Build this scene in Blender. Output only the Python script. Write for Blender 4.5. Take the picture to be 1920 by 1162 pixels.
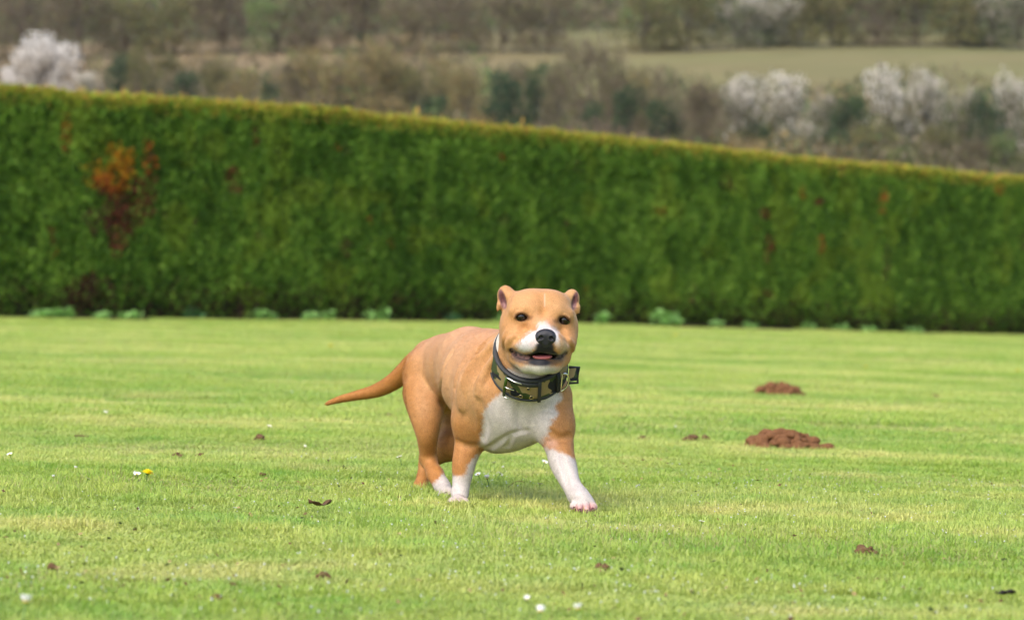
import bpy, math, random, os
import numpy as np
from mathutils import Vector, Matrix

for o in list(bpy.data.objects):
    bpy.data.objects.remove(o, do_unlink=True)
SC = bpy.context.scene
COL = SC.collection

# ---------------------------------------------------------------- camera, sky, sun, exposure
FPX = 5480.0                      # focal length in photo pixels (1920 wide)
HAZE = 0.00014
HC = 0.50                         # camera height over the lawn under the dog
PITCH = math.atan((581.0 - 500.0) / FPX)
cam_d = bpy.data.cameras.new("camera")
cam = bpy.data.objects.new("camera", cam_d)
COL.objects.link(cam)
cam.location = (0, 0, HC)
cam.rotation_euler = (math.pi / 2 - PITCH, 0, 0)
cam_d.sensor_width = 36.0
cam_d.lens = FPX * 36.0 / 1920.0
cam_d.clip_start = 0.1
cam_d.clip_end = 3000
cam_d.dof.use_dof = True
cam_d.dof.focus_distance = 5.97
cam_d.dof.aperture_fstop = 5.8
SC.camera = cam

SUN_EL, SUN_AZ = 52.0, -32.0      # elevation; azimuth from the camera's back, negative = left
world = bpy.data.worlds.new("World")
SC.world = world
world.use_nodes = True
nt = world.node_tree
bg = nt.nodes["Background"]
sky = nt.nodes.new("ShaderNodeTexSky")
sky.sky_type = 'NISHITA'
sky.sun_disc = False
sky.dust_density = 3.0
sky.ozone_density = 0.6
sky.air_density = 1.0
sky.sun_elevation = math.radians(SUN_EL)
bg.inputs[1].default_value = 0.15
nt.links.new(sky.outputs[0], bg.inputs[0])
sun_d = bpy.data.lights.new("sun", 'SUN')
sun_d.energy = 0.85
sun_d.angle = math.radians(40)
sun_d.color = (1.0, 0.975, 0.92)
sun = bpy.data.objects.new("sun", sun_d)
COL.objects.link(sun)
az = math.radians(SUN_AZ)
sdir = Vector((math.sin(az) * math.cos(math.radians(SUN_EL)),
               -math.cos(az) * math.cos(math.radians(SUN_EL)),
               math.sin(math.radians(SUN_EL))))       # towards the sun (behind the camera, to the left)
sun.rotation_euler = sdir.to_track_quat('Z', 'Y').to_euler()
sun.location = (0, 0, 30)
sky.sun_rotation = math.atan2(sdir.x, sdir.y)

SC.view_settings.view_transform = 'Standard'
SC.view_settings.look = 'None'
SC.view_settings.exposure = 1.2
SC.view_settings.gamma = 1.0
SC.render.engine = 'CYCLES'
SC.cycles.max_bounces = 7
SC.cycles.diffuse_bounces = 3
SC.cycles.glossy_bounces = 2
SC.cycles.transmission_bounces = 3
SC.cycles.transparent_max_bounces = 4
SC.cycles.caustics_reflective = False
SC.cycles.caustics_refractive = False
SC.cycles.use_denoising = True

# ---------------------------------------------------------------- helpers
CP, SP = math.cos(PITCH), math.sin(PITCH)

def pix(px, py, Y):
    """world point seen at photo pixel (px,py) at world depth Y"""
    u = (px - 960.0) / FPX
    v = (581.0 - py) / FPX
    dy = CP + v * SP
    dz = -SP + v * CP
    t = Y / dy
    return np.array((u * t, Y, HC + dz * t))

def proj(x, y, z):
    zz = z - HC
    depth = y * CP - zz * SP
    up = y * SP + zz * CP
    return 960.0 + FPX * x / depth, 581.0 - FPX * up / depth

GA, GB = -0.0307, -0.0068
def smooth01(t):
    t = np.clip(t, 0, 1)
    return t * t * (3 - 2 * t)

def gz(x, y):
    """lawn height"""
    x = np.asarray(x, float); y = np.asarray(y, float)
    z = GA * x + GB * (y - 6.0)
    far = smooth01((y - 14) / 14)
    z = z + far * 0.05 * np.exp(-((x - 0.3) / 3.5) ** 2)
    z = z + 0.006 * np.sin(x * 1.9 + 0.7 * y) * np.sin(y * 1.3 - 0.4 * x)
    return z

def ground_hit(px, py):
    lo, hi = 2.0, 80.0
    # march: find where the ray falls below the lawn
    prev = lo
    for Y in np.concatenate([np.arange(2.0, 12, 0.02), np.arange(12, 80, 0.1)]):
        p = pix(px, py, Y)
        if p[2] < gz(p[0], p[1]):
            lo, hi = prev, Y
            break
        prev = Y
    for _ in range(30):
        m = 0.5 * (lo + hi)
        p = pix(px, py, m)
        if p[2] < gz(p[0], p[1]): hi = m
        else: lo = m
    return pix(px, py, 0.5 * (lo + hi))

def tag(o, label=None, cat=None, group=None, kind=None):
    if label: o["label"] = label
    if cat: o["category"] = cat
    if group: o["group"] = group
    if kind: o["kind"] = kind
    return o

def make_obj(name, verts, faces, mat, parent=None, smooth=True, cols=None, mats=None, midx=None):
    """verts Nx3 array; faces: list of tuples or MxK int array; cols Nx3 point colours"""
    me = bpy.data.meshes.new(name)
    verts = np.asarray(verts, dtype=np.float32)
    if isinstance(faces, np.ndarray):
        m, k = faces.shape
        me.vertices.add(len(verts)); me.vertices.foreach_set("co", verts.ravel())
        me.loops.add(m * k); me.loops.foreach_set("vertex_index", faces.astype(np.int32).ravel())
        me.polygons.add(m)
        me.polygons.foreach_set("loop_start", np.arange(0, m * k, k, dtype=np.int32))
        me.polygons.foreach_set("loop_total", np.full(m, k, dtype=np.int32))
        me.update(calc_edges=True)
    else:
        me.from_pydata([tuple(map(float, v)) for v in verts], [], [tuple(int(i) for i in f) for f in faces])
        me.update()
    me.polygons.foreach_set("use_smooth", np.full(len(me.polygons), smooth, dtype=bool))
    if cols is not None:
        a = me.color_attributes.new("Col", 'FLOAT_COLOR', 'POINT')
        c = np.ones((len(verts), 4), dtype=np.float32); c[:, :3] = cols
        a.data.foreach_set("color", c.ravel())
    if mats:
        for m_ in mats: me.materials.append(m_)
        if midx is not None: me.polygons.foreach_set("material_index", np.asarray(midx, dtype=np.int32))
    elif mat is not None:
        me.materials.append(mat)
    o = bpy.data.objects.new(name, me)
    COL.objects.link(o)
    if parent is not None:
        o.parent = parent
        o.matrix_parent_inverse = Matrix.Translation(parent_loc(parent)).inverted()
    return o

def parent_loc(p):
    l = Vector((0, 0, 0))
    while p is not None:
        l += p.location
        p = p.parent
    return l

def empty(name, loc):
    o = bpy.data.objects.new(name, None)
    o.location = loc
    o.empty_display_size = 0.1
    COL.objects.link(o)
    return o

class MB:
    """collects primitives into one mesh"""
    def __init__(s): s.v = []; s.f = []
    def add(s, V, Fc):
        n = len(s.v); s.v.extend([tuple(p) for p in V]); s.f.extend([tuple(i + n for i in f) for f in Fc])
    def tube(s, pts, radii, n=8, cap=True, closed=False):
        pts = [np.array(p, float) for p in pts]
        if not hasattr(radii, '__len__'): radii = [radii] * len(pts)
        m = len(pts); V = []; up = np.array((0.13, 0.2, 0.97))
        for i, p in enumerate(pts):
            if closed: t = pts[(i + 1) % m] - pts[i - 1]
            else: t = pts[min(i + 1, m - 1)] - pts[max(i - 1, 0)]
            t = t / (np.linalg.norm(t) + 1e-12)
            a = np.cross(t, up)
            if np.linalg.norm(a) < 0.1: a = np.cross(t, (1, 0, 0))
            a /= np.linalg.norm(a); b = np.cross(t, a)
            for k in range(n):
                w = 2 * math.pi * k / n
                V.append(p + radii[i] * (math.cos(w) * a + math.sin(w) * b))
        Fc = []
        rng = m if closed else m - 1
        for i in range(rng):
            j = (i + 1) % m
            for k in range(n):
                k2 = (k + 1) % n
                Fc.append((i * n + k, i * n + k2, j * n + k2, j * n + k))
        if cap and not closed:
            Fc.append(tuple(range(n))[::-1]); Fc.append(tuple((m - 1) * n + k for k in range(n)))
        s.add(V, Fc)
    def sphere(s, c, r, n=16, m=10, scale=(1, 1, 1), rot=None):
        V = []; Fc = []
        for i in range(m + 1):
            th = math.pi * i / m
            for k in range(n):
                ph = 2 * math.pi * k / n
                p = np.array((math.sin(th) * math.cos(ph) * scale[0], math.sin(th) * math.sin(ph) * scale[1], math.cos(th) * scale[2])) * r
                if rot is not None: p = rot @ p
                V.append(np.array(c) + p)
        for i in range(m):
            for k in range(n):
                k2 = (k + 1) % n
                Fc.append((i * n + k, (i + 1) * n + k, (i + 1) * n + k2, i * n + k2))
        s.add(V, Fc)
    def build(s, name, mat, parent=None, smooth=True):
        return make_obj(name, np.array(s.v), s.f, mat, parent, smooth)

def new_mat(name):
    m = bpy.data.materials.new(name); m.use_nodes = True
    return m, m.node_tree, m.node_tree.nodes["Principled BSDF"]

def simple_mat(name, col, rough=0.6, metal=0.0, spec=0.5, noise=0.0, nscale=200, bump=0.0):
    m, t, b = new_mat(name)
    b.inputs["Base Color"].default_value = (*col, 1)
    b.inputs["Roughness"].default_value = rough
    b.inputs["Metallic"].default_value = metal
    b.inputs["Specular IOR Level"].default_value = spec
    if noise > 0:
        n = t.nodes.new("ShaderNodeTexNoise"); n.inputs["Scale"].default_value = nscale; n.inputs["Detail"].default_value = 3
        r = t.nodes.new("ShaderNodeMix"); r.data_type = 'RGBA'
        r.inputs[6].default_value = (*[c * (1 - noise) for c in col], 1)
        r.inputs[7].default_value = (*[min(1, c * (1 + noise)) for c in col], 1)
        t.links.new(n.outputs[0], r.inputs[0]); t.links.new(r.outputs[2], b.inputs["Base Color"])
        if bump > 0:
            bp = t.nodes.new("ShaderNodeBump"); bp.inputs["Strength"].default_value = 0.6; bp.inputs["Distance"].default_value = bump
            t.links.new(n.outputs[0], bp.inputs["Height"]); t.links.new(bp.outputs[0], b.inputs["Normal"])
    return m

def vcol_mat(name, rough=0.6, spec=0.3, trans=0.0):
    """colour from the mesh's Col attribute, optional leaf translucency"""
    m, t, b = new_mat(name)
    a = t.nodes.new("ShaderNodeAttribute"); a.attribute_name = "Col"
    t.links.new(a.outputs["Color"], b.inputs["Base Color"])
    b.inputs["Roughness"].default_value = rough
    b.inputs["Specular IOR Level"].default_value = spec
    if trans > 0:
        tr = t.nodes.new("ShaderNodeBsdfTranslucent")
        t.links.new(a.outputs["Color"], tr.inputs[0])
        mx = t.nodes.new("ShaderNodeMixShader"); mx.inputs[0].default_value = trans
        out = t.nodes["Material Output"]
        t.links.new(b.outputs[0], mx.inputs[1]); t.links.new(tr.outputs[0], mx.inputs[2])
        t.links.new(mx.outputs[0], out.inputs[0])
    return m

def hash01(*a):
    s = np.zeros_like(np.asarray(a[0], float))
    for i, q in enumerate(a): s = s + np.asarray(q, float) * (12.9898 + 65.123 * i)
    r = np.sin(s) * 43758.5453
    return r - np.floor(r)

def vnoise(x, y, z=0.0):
    """smooth value noise, vectorised, 0..1"""
    x = np.asarray(x, float); y = np.asarray(y, float); z = np.asarray(z, float) + 0 * x
    xi, yi, zi = np.floor(x), np.floor(y), np.floor(z)
    fx, fy, fz = x - xi, y - yi, z - zi
    fx = fx * fx * (3 - 2 * fx); fy = fy * fy * (3 - 2 * fy); fz = fz * fz * (3 - 2 * fz)
    r = 0
    for dx in (0, 1):
        wx = fx if dx else 1 - fx
        for dy in (0, 1):
            wy = fy if dy else 1 - fy
            for dz in (0, 1):
                wz = fz if dz else 1 - fz
                r = r + wx * wy * wz * hash01(xi + dx, yi + dy, zi + dz)
    return r

def fbm(x, y, z=0.0, oct=3):
    s = 0; a = 0.5; f = 1.0; tot = 0
    for i in range(oct):
        s = s + a * vnoise(x * f + 17.3 * i, y * f - 5.1 * i, z * f + 3.3 * i); tot += a
        a *= 0.5; f *= 2.03
    return s / tot
# ================================================================ THE DOG
class Field:
    """signed distance field on a grid, meshed by surface nets"""
    def __init__(s, lo, hi, h):
        s.lo = np.array(lo, float); s.h = h
        s.n = np.ceil((np.array(hi) - s.lo) / h).astype(int) + 1
        s.F = np.full(tuple(s.n), 0.06, dtype=np.float32)
    def region(s, lo, hi):
        i0 = np.clip(np.floor((np.array(lo) - s.lo) / s.h).astype(int), 0, s.n - 1)
        i1 = np.clip(np.ceil((np.array(hi) - s.lo) / s.h).astype(int) + 1, 1, s.n)
        sl = tuple(slice(a, b) for a, b in zip(i0, i1))
        ax = [(s.lo[k] + s.h * np.arange(i0[k], i1[k])).astype(np.float32) for k in range(3)]
        return sl, ax[0][:, None, None], ax[1][None, :, None], ax[2][None, None, :]
    def op(s, sl, d, k, mode):
        A = s.F[sl]
        if mode == 'sub':
            A = -A
        if k > 0:
            hh = np.maximum(k - np.abs(A - d), 0) / k
            R = np.minimum(A, d) - hh * hh * k * 0.25
        else:
            R = np.minimum(A, d)
        s.F[sl] = -R if mode == 'sub' else R
    def cone(s, a, ra, b, rb, k=0.02, mode='add'):
        a = np.array(a, np.float32); b = np.array(b, np.float32)
        m = max(ra, rb) + k + 4 * s.h
        sl, X, Y, Z = s.region(np.minimum(a, b) - m, np.maximum(a, b) + m)
        ba = b - a; L2 = float(ba @ ba) + 1e-12
        px, py, pz = X - a[0], Y - a[1], Z - a[2]
        t = np.clip((px * ba[0] + py * ba[1] + pz * ba[2]) / L2, 0, 1)
        d = np.sqrt((px - t * ba[0]) ** 2 + (py - t * ba[1]) ** 2 + (pz - t * ba[2]) ** 2) - (ra + (rb - ra) * t)
        s.op(sl, d, k, mode)
    def chain(s, pts, k, mode):
        """one stroke of round cones, joined first and applied once"""
        P = np.array([p[:3] for p in pts], np.float32); m = max(p[3] for p in pts) + k + 4 * s.h
        sl, X, Y, Z = s.region(P.min(0) - m, P.max(0) + m)
        D_ = None
        for (a, b) in zip(pts[:-1], pts[1:]):
            ra, rb = a[3], b[3]; a = np.array(a[:3], np.float32); ba = np.array(b[:3], np.float32) - a; L2 = float(ba @ ba) + 1e-12
            px, py, pz = X - a[0], Y - a[1], Z - a[2]
            t = np.clip((px * ba[0] + py * ba[1] + pz * ba[2]) / L2, 0, 1)
            d = np.sqrt((px - t * ba[0]) ** 2 + (py - t * ba[1]) ** 2 + (pz - t * ba[2]) ** 2) - (ra + (rb - ra) * t)
            D_ = d if D_ is None else np.minimum(D_, d)
        s.op(sl, D_, k, mode)
    def ell(s, c, r, k=0.02, rot=None, mode='add'):
        c = np.array(c, np.float32); r = np.array(r, np.float32)
        m = float(r.max()) + k + 4 * s.h
        sl, X, Y, Z = s.region(c - m, c + m)
        x, y, z = X - c[0], Y - c[1], Z - c[2]
        if rot is not None:
            R = np.array(rot, np.float32).T
            x, y, z = (R[0, 0] * x + R[0, 1] * y + R[0, 2] * z, R[1, 0] * x + R[1, 1] * y + R[1, 2] * z,
                       R[2, 0] * x + R[2, 1] * y + R[2, 2] * z)
        k0 = np.sqrt((x / r[0]) ** 2 + (y / r[1]) ** 2 + (z / r[2]) ** 2)
        k1 = np.sqrt((x / r[0] ** 2) ** 2 + (y / r[1] ** 2) ** 2 + (z / r[2] ** 2) ** 2) + 1e-9
        d = k0 * (k0 - 1) / k1
        s.op(sl, d, k, mode)
    def val(s, P):
        q = (np.asarray(P, float) - s.lo) / s.h
        q = np.clip(q, 0, s.n - 1.001)
        i = np.floor(q).astype(int); f = q - i
        r = 0
        for dx in (0, 1):
            for dy in (0, 1):
                for dz in (0, 1):
                    w = (f[..., 0] if dx else 1 - f[..., 0]) * (f[..., 1] if dy else 1 - f[..., 1]) * (f[..., 2] if dz else 1 - f[..., 2])
                    r = r + w * s.F[i[..., 0] + dx, i[..., 1] + dy, i[..., 2] + dz]
        return r
    def surfY(s, px, py, y0=5.75, y1=6.9):
        Ys = np.arange(y0, y1, s.h * 0.5)
        P = np.array([pix(px, py, y) for y in Ys])
        v = s.val(P)
        idx = np.where(v < 0)[0]
        if not len(idx): return None
        i = idx[0]
        if i == 0: return float(Ys[0])
        return float(Ys[i - 1] + (Ys[i] - Ys[i - 1]) * v[i - 1] / (v[i - 1] - v[i]))
    def mesh(s):
        F = s.F; S = F < 0
        n = np.array(F.shape) - 1
        cnt = np.zeros(tuple(n), dtype=np.int8)
        for dx in (0, 1):
            for dy in (0, 1):
                for dz in (0, 1):
                    cnt += S[dx:dx + n[0], dy:dy + n[1], dz:dz + n[2]]
        act = np.argwhere((cnt > 0) & (cnt < 8))
        del cnt
        idm = np.full(tuple(n), -1, dtype=np.int32)
        idm[act[:, 0], act[:, 1], act[:, 2]] = np.arange(len(act))
        acc = np.zeros((len(act), 3)); num = np.zeros(len(act))
        corners = [(0, 0, 0), (1, 0, 0), (0, 1, 0), (1, 1, 0), (0, 0, 1), (1, 0, 1), (0, 1, 1), (1, 1, 1)]
        cv = [F[act[:, 0] + c[0], act[:, 1] + c[1], act[:, 2] + c[2]] for c in corners]
        for i in range(8):
            for ax in range(3):
                c = corners[i]
                if c[ax]: continue
                c2 = list(c); c2[ax] = 1; j = corners.index(tuple(c2))
                m = (cv[i] < 0) != (cv[j] < 0)
                t = cv[i][m] / (cv[i][m] - cv[j][m])
                p = np.tile(np.array(c, float), (m.sum(), 1)); p[:, ax] += t
                acc[m] += p; num[m] += 1
        V = s.lo + s.h * (act + acc / num[:, None])
        quads = []
        for ax in range(3):
            a1, a2 = (ax + 1) % 3, (ax + 2) % 3
            sl0 = [slice(1, -1)] * 3; sl1 = [slice(1, -1)] * 3
            sl0[ax] = slice(0, -1); sl1[ax] = slice(1, None)
            A = S[tuple(sl0)]; B = S[tuple(sl1)]
            e = np.argwhere(A != B)
            if len(e) == 0: continue
            off = np.array([1, 1, 1]); off[ax] = 0
            e = e + off
            inside = S[e[:, 0], e[:, 1], e[:, 2]]
            def g(d1, d2):
                q = e.copy(); q[:, a1] -= d1; q[:, a2] -= d2
                return idm[q[:, 0], q[:, 1], q[:, 2]]
            Q = np.stack([g(1, 1), g(0, 1), g(0, 0), g(1, 0)], 1)
            Q[~inside] = Q[~inside][:, ::-1]
            quads.append(Q)
        Q = np.concatenate(quads)
        Q = Q[(Q >= 0).all(1)]
        return V, Q

def relax(V, Q, it=1, w=0.5):
    E = np.concatenate([Q[:, [0, 1]], Q[:, [1, 2]], Q[:, [2, 3]], Q[:, [3, 0]]])
    n = len(V)
    for _ in range(it):
        acc = np.zeros_like(V); c = np.bincount(E[:, 0], minlength=n) + np.bincount(E[:, 1], minlength=n)
        for k in range(3):
            acc[:, k] = np.bincount(E[:, 0], weights=V[E[:, 1], k], minlength=n) + np.bincount(E[:, 1], weights=V[E[:, 0], k], minlength=n)
        V = V * (1 - w) + w * acc / np.maximum(c, 1)[:, None]
    return V

H_DOG = 0.0021
fld = Field((-0.47, 5.82, -0.03), (0.205, 6.80, 0.475), H_DOG)

def C(a, b, k=0.02, mode='add'):
    """a,b = (px,py,Y,r_px)"""
    fld.cone(pix(*a[:3]), a[3] * a[2] / FPX, pix(*b[:3]), b[3] * b[2] / FPX, k, mode)
def CH(pts, k=0.02, mode='add'):
    for a, b in zip(pts[:-1], pts[1:]): C(a, b, k, mode)
def E(px, py, Y, rx, rz, ry, k=0.02, rot=0, mode='add', yaw=0, pitch=0):
    """ellipsoid: rx,rz in px, ry in px too; rot = roll in the picture plane (deg, anticlockwise)"""
    s_ = Y / FPX
    R = Matrix.Rotation(math.radians(yaw), 3, 'Z') @ Matrix.Rotation(math.radians(pitch), 3, 'X') @ Matrix.Rotation(math.radians(-rot), 3, 'Y')
    fld.ell(pix(px, py, Y), (rx * s_, ry * s_, rz * s_), k, np.array(R), mode)

def spline(pts, n=5):
    P = [pts[0]] + list(pts) + [pts[-1]]; out = []
    for i in range(1, len(P) - 2):
        a, b, c, d = (np.array(q, float) for q in P[i - 1:i + 3])
        for j in range(n):
            t = j / n
            out.append(tuple(0.5 * (2 * b + (c - a) * t + (2 * a - 5 * b + 4 * c - d) * t * t + (3 * b - a - 3 * c + d) * t ** 3)))
    return out + [tuple(pts[-1])]

# -- torso: chest near the camera, rump 45 cm behind it and to the left
C((866, 692, 6.40, 64), (836, 704, 6.52, 66), 0.03)
C((958, 738, 6.13, 84), (912, 712, 6.24, 84), 0.03)
C((908, 712, 6.24, 83), (888, 704, 6.33, 70), 0.012)
E(985, 748, 6.11, 76, 78, 62, 0.03)
C((965, 785, 6.12, 48), (935, 796, 6.22, 50), 0.04)      # keel of the chest
C((940, 800, 6.14, 44), (925, 792, 6.30, 44), 0.03)
C((925, 672, 6.20, 50), (880, 668, 6.33, 46), 0.04); C((880, 668, 6.33, 46), (835, 676, 6.50, 42), 0.04)
# withers and neck
C((930, 690, 6.17, 62), (975, 668, 6.10, 58), 0.03)
C((990, 715, 6.07, 60), (990, 665, 6.07, 60), 0.02)
C((990, 665, 6.06, 60), (1000, 640, 6.06, 58), 0.02)
# -- hindquarters
C((838, 690, 6.55, 58), (806, 706, 6.50, 48), 0.03)
C((804, 702, 6.48, 47), (797, 738, 6.45, 40), 0.02)
CH(spline([(797, 735, 6.45, 41), (799, 776, 6.41, 30), (801, 812, 6.395, 19.5), (802, 842, 6.41, 14.5), (803, 858, 6.42, 13)], 6), 0.006)
C((803, 858, 6.42, 13), (794, 862, 6.44, 9), 0.01)
CH([(803, 862, 6.425, 14), (816, 889, 6.38, 14.5), (829, 911, 6.345, 16)], 0.012)
E(836, 922, 6.325, 17, 14, 20, 0.012, rot=-45)
for q in ((826, 930, 6.315, 7.5), (834, 932, 6.305, 8), (843, 931, 6.30, 8), (849, 926, 6.305, 7)):
    C((836, 918, 6.33, 8), q, 0.006)
# far hind leg (its thigh shows between the legs, its foot trails behind)
C((872, 715, 6.56, 40), (856, 790, 6.53, 28), 0.02)
C((856, 790, 6.53, 28), (845, 835, 6.50, 24), 0.02)
C((845, 835, 6.48, 27), (822, 852, 6.52, 17), 0.02)
C((822, 852, 6.52, 15), (799, 868, 6.57, 12), 0.012)
C((799, 868, 6.57, 12), (788, 915, 6.535, 12.5), 0.012)
C((788, 915, 6.535, 13), (792, 924, 6.50, 14), 0.012)
# -- right foreleg (left in the picture), planted
C((903, 725, 6.15, 46), (886, 790, 6.17, 37), 0.03)
C((886, 790, 6.17, 36), (879, 832, 6.18, 26), 0.02)
CH(spline([(879, 836, 6.18, 25), (871, 862, 6.17, 20.5), (868.5, 878, 6.168, 18.5), (866.5, 895, 6.165, 15.5), (864, 914, 6.16, 14), (861, 932, 6.15, 15)], 4), 0.006)
E(858, 938, 6.13, 17, 10, 23, 0.010)
for q in ((845, 941, 6.10, 7), (854, 943, 6.095, 7.5), (864, 943, 6.095, 7.5), (873, 940, 6.105, 7)):
    C((858, 936, 6.13, 8), q, 0.005)
# -- left foreleg (right in the picture), reaching forward
C((1028, 748, 6.09, 44), (1040, 800, 6.07, 35), 0.03)
C((1040, 795, 6.07, 35), (1046, 830, 6.06, 27), 0.02)
CH(spline([(1048, 832, 6.06, 26), (1051, 850, 6.04, 23), (1054, 864, 6.03, 22.5), (1059.5, 879, 6.01, 21), (1067, 899, 5.985, 17), (1075, 915, 5.965, 15.5), (1085, 931, 5.945, 19)], 4), 0.006)
E(1093, 938, 5.93, 25, 17, 20, 0.012, rot=-35)
for q in ((1076, 948, 5.915, 8), (1087, 953, 5.905, 9), (1100, 955, 5.905, 9.2), (1112, 950, 5.915, 8.5)):
    C((1094, 936, 5.93, 11), q, 0.006)
C((1067, 922, 5.975, 5), (1066, 931, 5.975, 4), 0.006)    # dew claw
# -- tail
CH(spline([(812, 668, 6.56, 24), (784, 674, 6.61, 19), (760, 696, 6.64, 16.5), (737, 716, 6.66, 14.5), (706, 732, 6.68, 11.5),
    (665, 742, 6.69, 7.5), (635, 749, 6.70, 5), (612, 757, 6.70, 2.2)]), 0.006)
CH([(840, 655, 6.56, 20), (805, 660, 6.58, 20)], 0.03)

# -- head
E(1010, 602, 6.035, 70, 56, 80, 0.02)
E(1011, 578, 6.005, 52, 34, 52, 0.02)
E(986, 569, 6.00, 27, 22, 32, 0.02); E(1038, 571, 6.00, 27, 22, 32, 0.02)
E(966, 623, 6.01, 28, 40, 46, 0.02); E(1056, 625, 6.01, 27, 40, 46, 0.02)
E(1009, 652, 6.02, 58, 37, 50, 0.02)
C((1018, 600, 5.985, 25), (1021, 632, 5.915, 19), 0.022)
C((965, 640, 5.975, 19), (1002, 645, 5.912, 20), 0.016)
C((1063, 642, 5.975, 17), (1040, 646, 5.912, 19), 0.016)
C((1010, 640, 5.905, 17), (1034, 640, 5.905, 17), 0.014)
CH([(972, 670, 5.985, 18), (990, 682, 5.945, 15), (1014, 686, 5.922, 14), (1037, 682, 5.94, 15), (1053, 671, 5.98, 17)], 0.016)
# brows and the inner corners
C((966, 583, 5.968, 9), (990, 579, 5.960, 9), 0.02)
C((1046, 585, 5.960, 9), (1066, 590, 5.974, 8), 0.02)
# ears: folded-back shells
E(951, 562, 6.04, 18, 27, 13, 0.010, rot=14, yaw=18)
E(1070, 567, 6.04, 16, 25, 12, 0.010, rot=-10, yaw=-18)
C((948, 551, 6.035, 10), (972, 562, 6.02, 12), 0.012)
C((1072, 557, 6.035, 9), (1052, 566, 6.02, 12), 0.012)
C((937, 572, 6.03, 6), (933, 581, 6.03, 2.5), 0.008)
C((1083, 576, 6.03, 5.5), (1085, 585, 6.03, 2.5), 0.008)
E(942.5, 561, 6.006, 6.4, 19, 22, 0.003, rot=15, mode='sub')
E(1077.5, 564, 6.006, 5.4, 17.5, 22, 0.003, rot=-12, mode='sub')

base_surf = fld.surfY
RS = 0.45
def on_surf(pts, sink, y1=6.9):
    """lift (px,py,r_px) onto the skin, sunk by sink metres"""
    out = []
    for p in pts:
        y = base_surf(p[0], p[1])
        if y is None: continue
        out.append((p[0], p[1], y + sink, p[2]))
    for _ in range(3 if len(out) > 4 else 0):
        ys_ = [o[2] for o in out]
        out = [(o[0], o[1], ys_[i] if i in (0, len(out) - 1) else (ys_[i - 1] + 2 * ys_[i] + ys_[i + 1]) / 4, o[3]) for i, o in enumerate(out)]
    return out
def ridge(pts, sink=0.004, k=0.012):
    q = spline([(pts[0][0], pts[0][1], 0.3)] + list(pts) + [(pts[-1][0], pts[-1][1], 0.3)], 4)
    o = [(a, b_, y + r_ * 0.00111 * RS + 0.0006, r_) for (a, b_, y, r_) in on_surf(q, 0.0)]
    fld.chain([(*pix(*p[:3]), p[3] * p[2] / FPX) for p in o], k * 0.9, 'add')
def crease(pts, proud=0.001, k=0.008):
    q = spline([(pts[0][0], pts[0][1], 0.3)] + list(pts) + [(pts[-1][0], pts[-1][1], 0.3)], 4) if len(pts) > 2 else pts
    o = [(a, b_, y - r_ * 0.00111 * 0.40, r_) for (a, b_, y, r_) in on_surf(q, 0.0)]
    fld.chain([(*pix(*p[:3]), p[3] * p[2] / FPX) for p in o], k * 0.9, 'sub')

# muscle and skin folds
ridge([(920, 648, 4), (898, 668, 7), (876, 698, 9), (866, 730, 9), (866, 760, 6)], 0.004, 0.018)
ridge([(928, 672, 4), (914, 692, 7), (902, 716, 7), (896, 736, 3)], 0.003, 0.016)
crease([(920, 660, 3), (908, 676, 5), (898, 692, 5), (890, 708, 2)], 0.001, 0.012)
crease([(927, 690, 3), (920, 702, 4), (914, 716, 2)], 0.001, 0.012)
crease([(905, 650, 3), (882, 668, 5), (860, 696, 5), (853, 725, 4)], 0.001, 0.016)
crease([(846, 662, 2), (834, 682, 3), (826, 708, 4), (827, 735, 5), (833, 758, 5)], 0.001, 0.014)
crease([(858, 828, 2), (872, 834, 3), (890, 836, 2)], 0.001, 0.014)
crease([(1036, 812, 2), (1050, 822, 3), (1066, 818, 2)], 0.001, 0.016)
crease([(900, 760, 3), (906, 790, 5), (903, 820, 4)], 0.001, 0.02)
crease([(906, 844, 2), (925, 834, 3), (958, 814, 2.5), (985, 808, 1.5)], 0.001, 0.012)
crease([(958, 822, 2), (951, 838, 3)], 0.001, 0.01)
crease([(1052, 850, 2), (1059, 880, 3), (1062, 905, 2)], 0.001, 0.012)
crease([(975, 760, 2), (973, 785, 3), (975, 798, 2)], 0.001, 0.02)
# cheek folds beside the smile
crease([(948, 636, 1.5), (945, 646, 2.4), (950, 660, 1.8)], 0.0012, 0.006)
ridge([(972, 628, 2.5), (958, 634, 3.6), (951, 643, 4), (953, 654, 3)], 0.0008, 0.009)
ridge([(950, 622, 2), (944, 634, 3), (943, 648, 3)], 0.0008, 0.008)
crease([(972, 633, 1.4), (962, 639, 2.2), (957, 648, 1.4)], 0.0012, 0.006)
crease([(1060, 638, 1.5), (1070, 647, 2), (1071, 658, 1.5)], 0.001, 0.006)
ridge([(1066, 634, 2), (1075, 646, 2.6), (1075, 656, 2)], 0.001, 0.008)
crease([(982, 615, 2), (973, 627, 3), (968, 636, 2)], 0.0005, 0.014)
crease([(1056, 618, 2), (1062, 630, 3), (1066, 640, 2)], 0.0005, 0.014)
# furrow between the brows
crease([(1019, 556, 2), (1019, 572, 3), (1018, 586, 4)], 0.001, 0.016)
# toes
for l in ([(1081, 944, 1), (1082, 956, 1.6)], [(1093, 944, 1), (1094, 960, 1.8)], [(1106, 942, 1), (1107, 958, 1.6)]):
    crease(l, 0.0005, 0.004)
for l in ([(829, 922, 1), (830, 934, 1.5)], [(838, 920, 1), (839, 936, 1.5)], [(845, 920, 1), (847, 932, 1.5)]):
    crease(l, 0.0005, 0.004)

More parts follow.
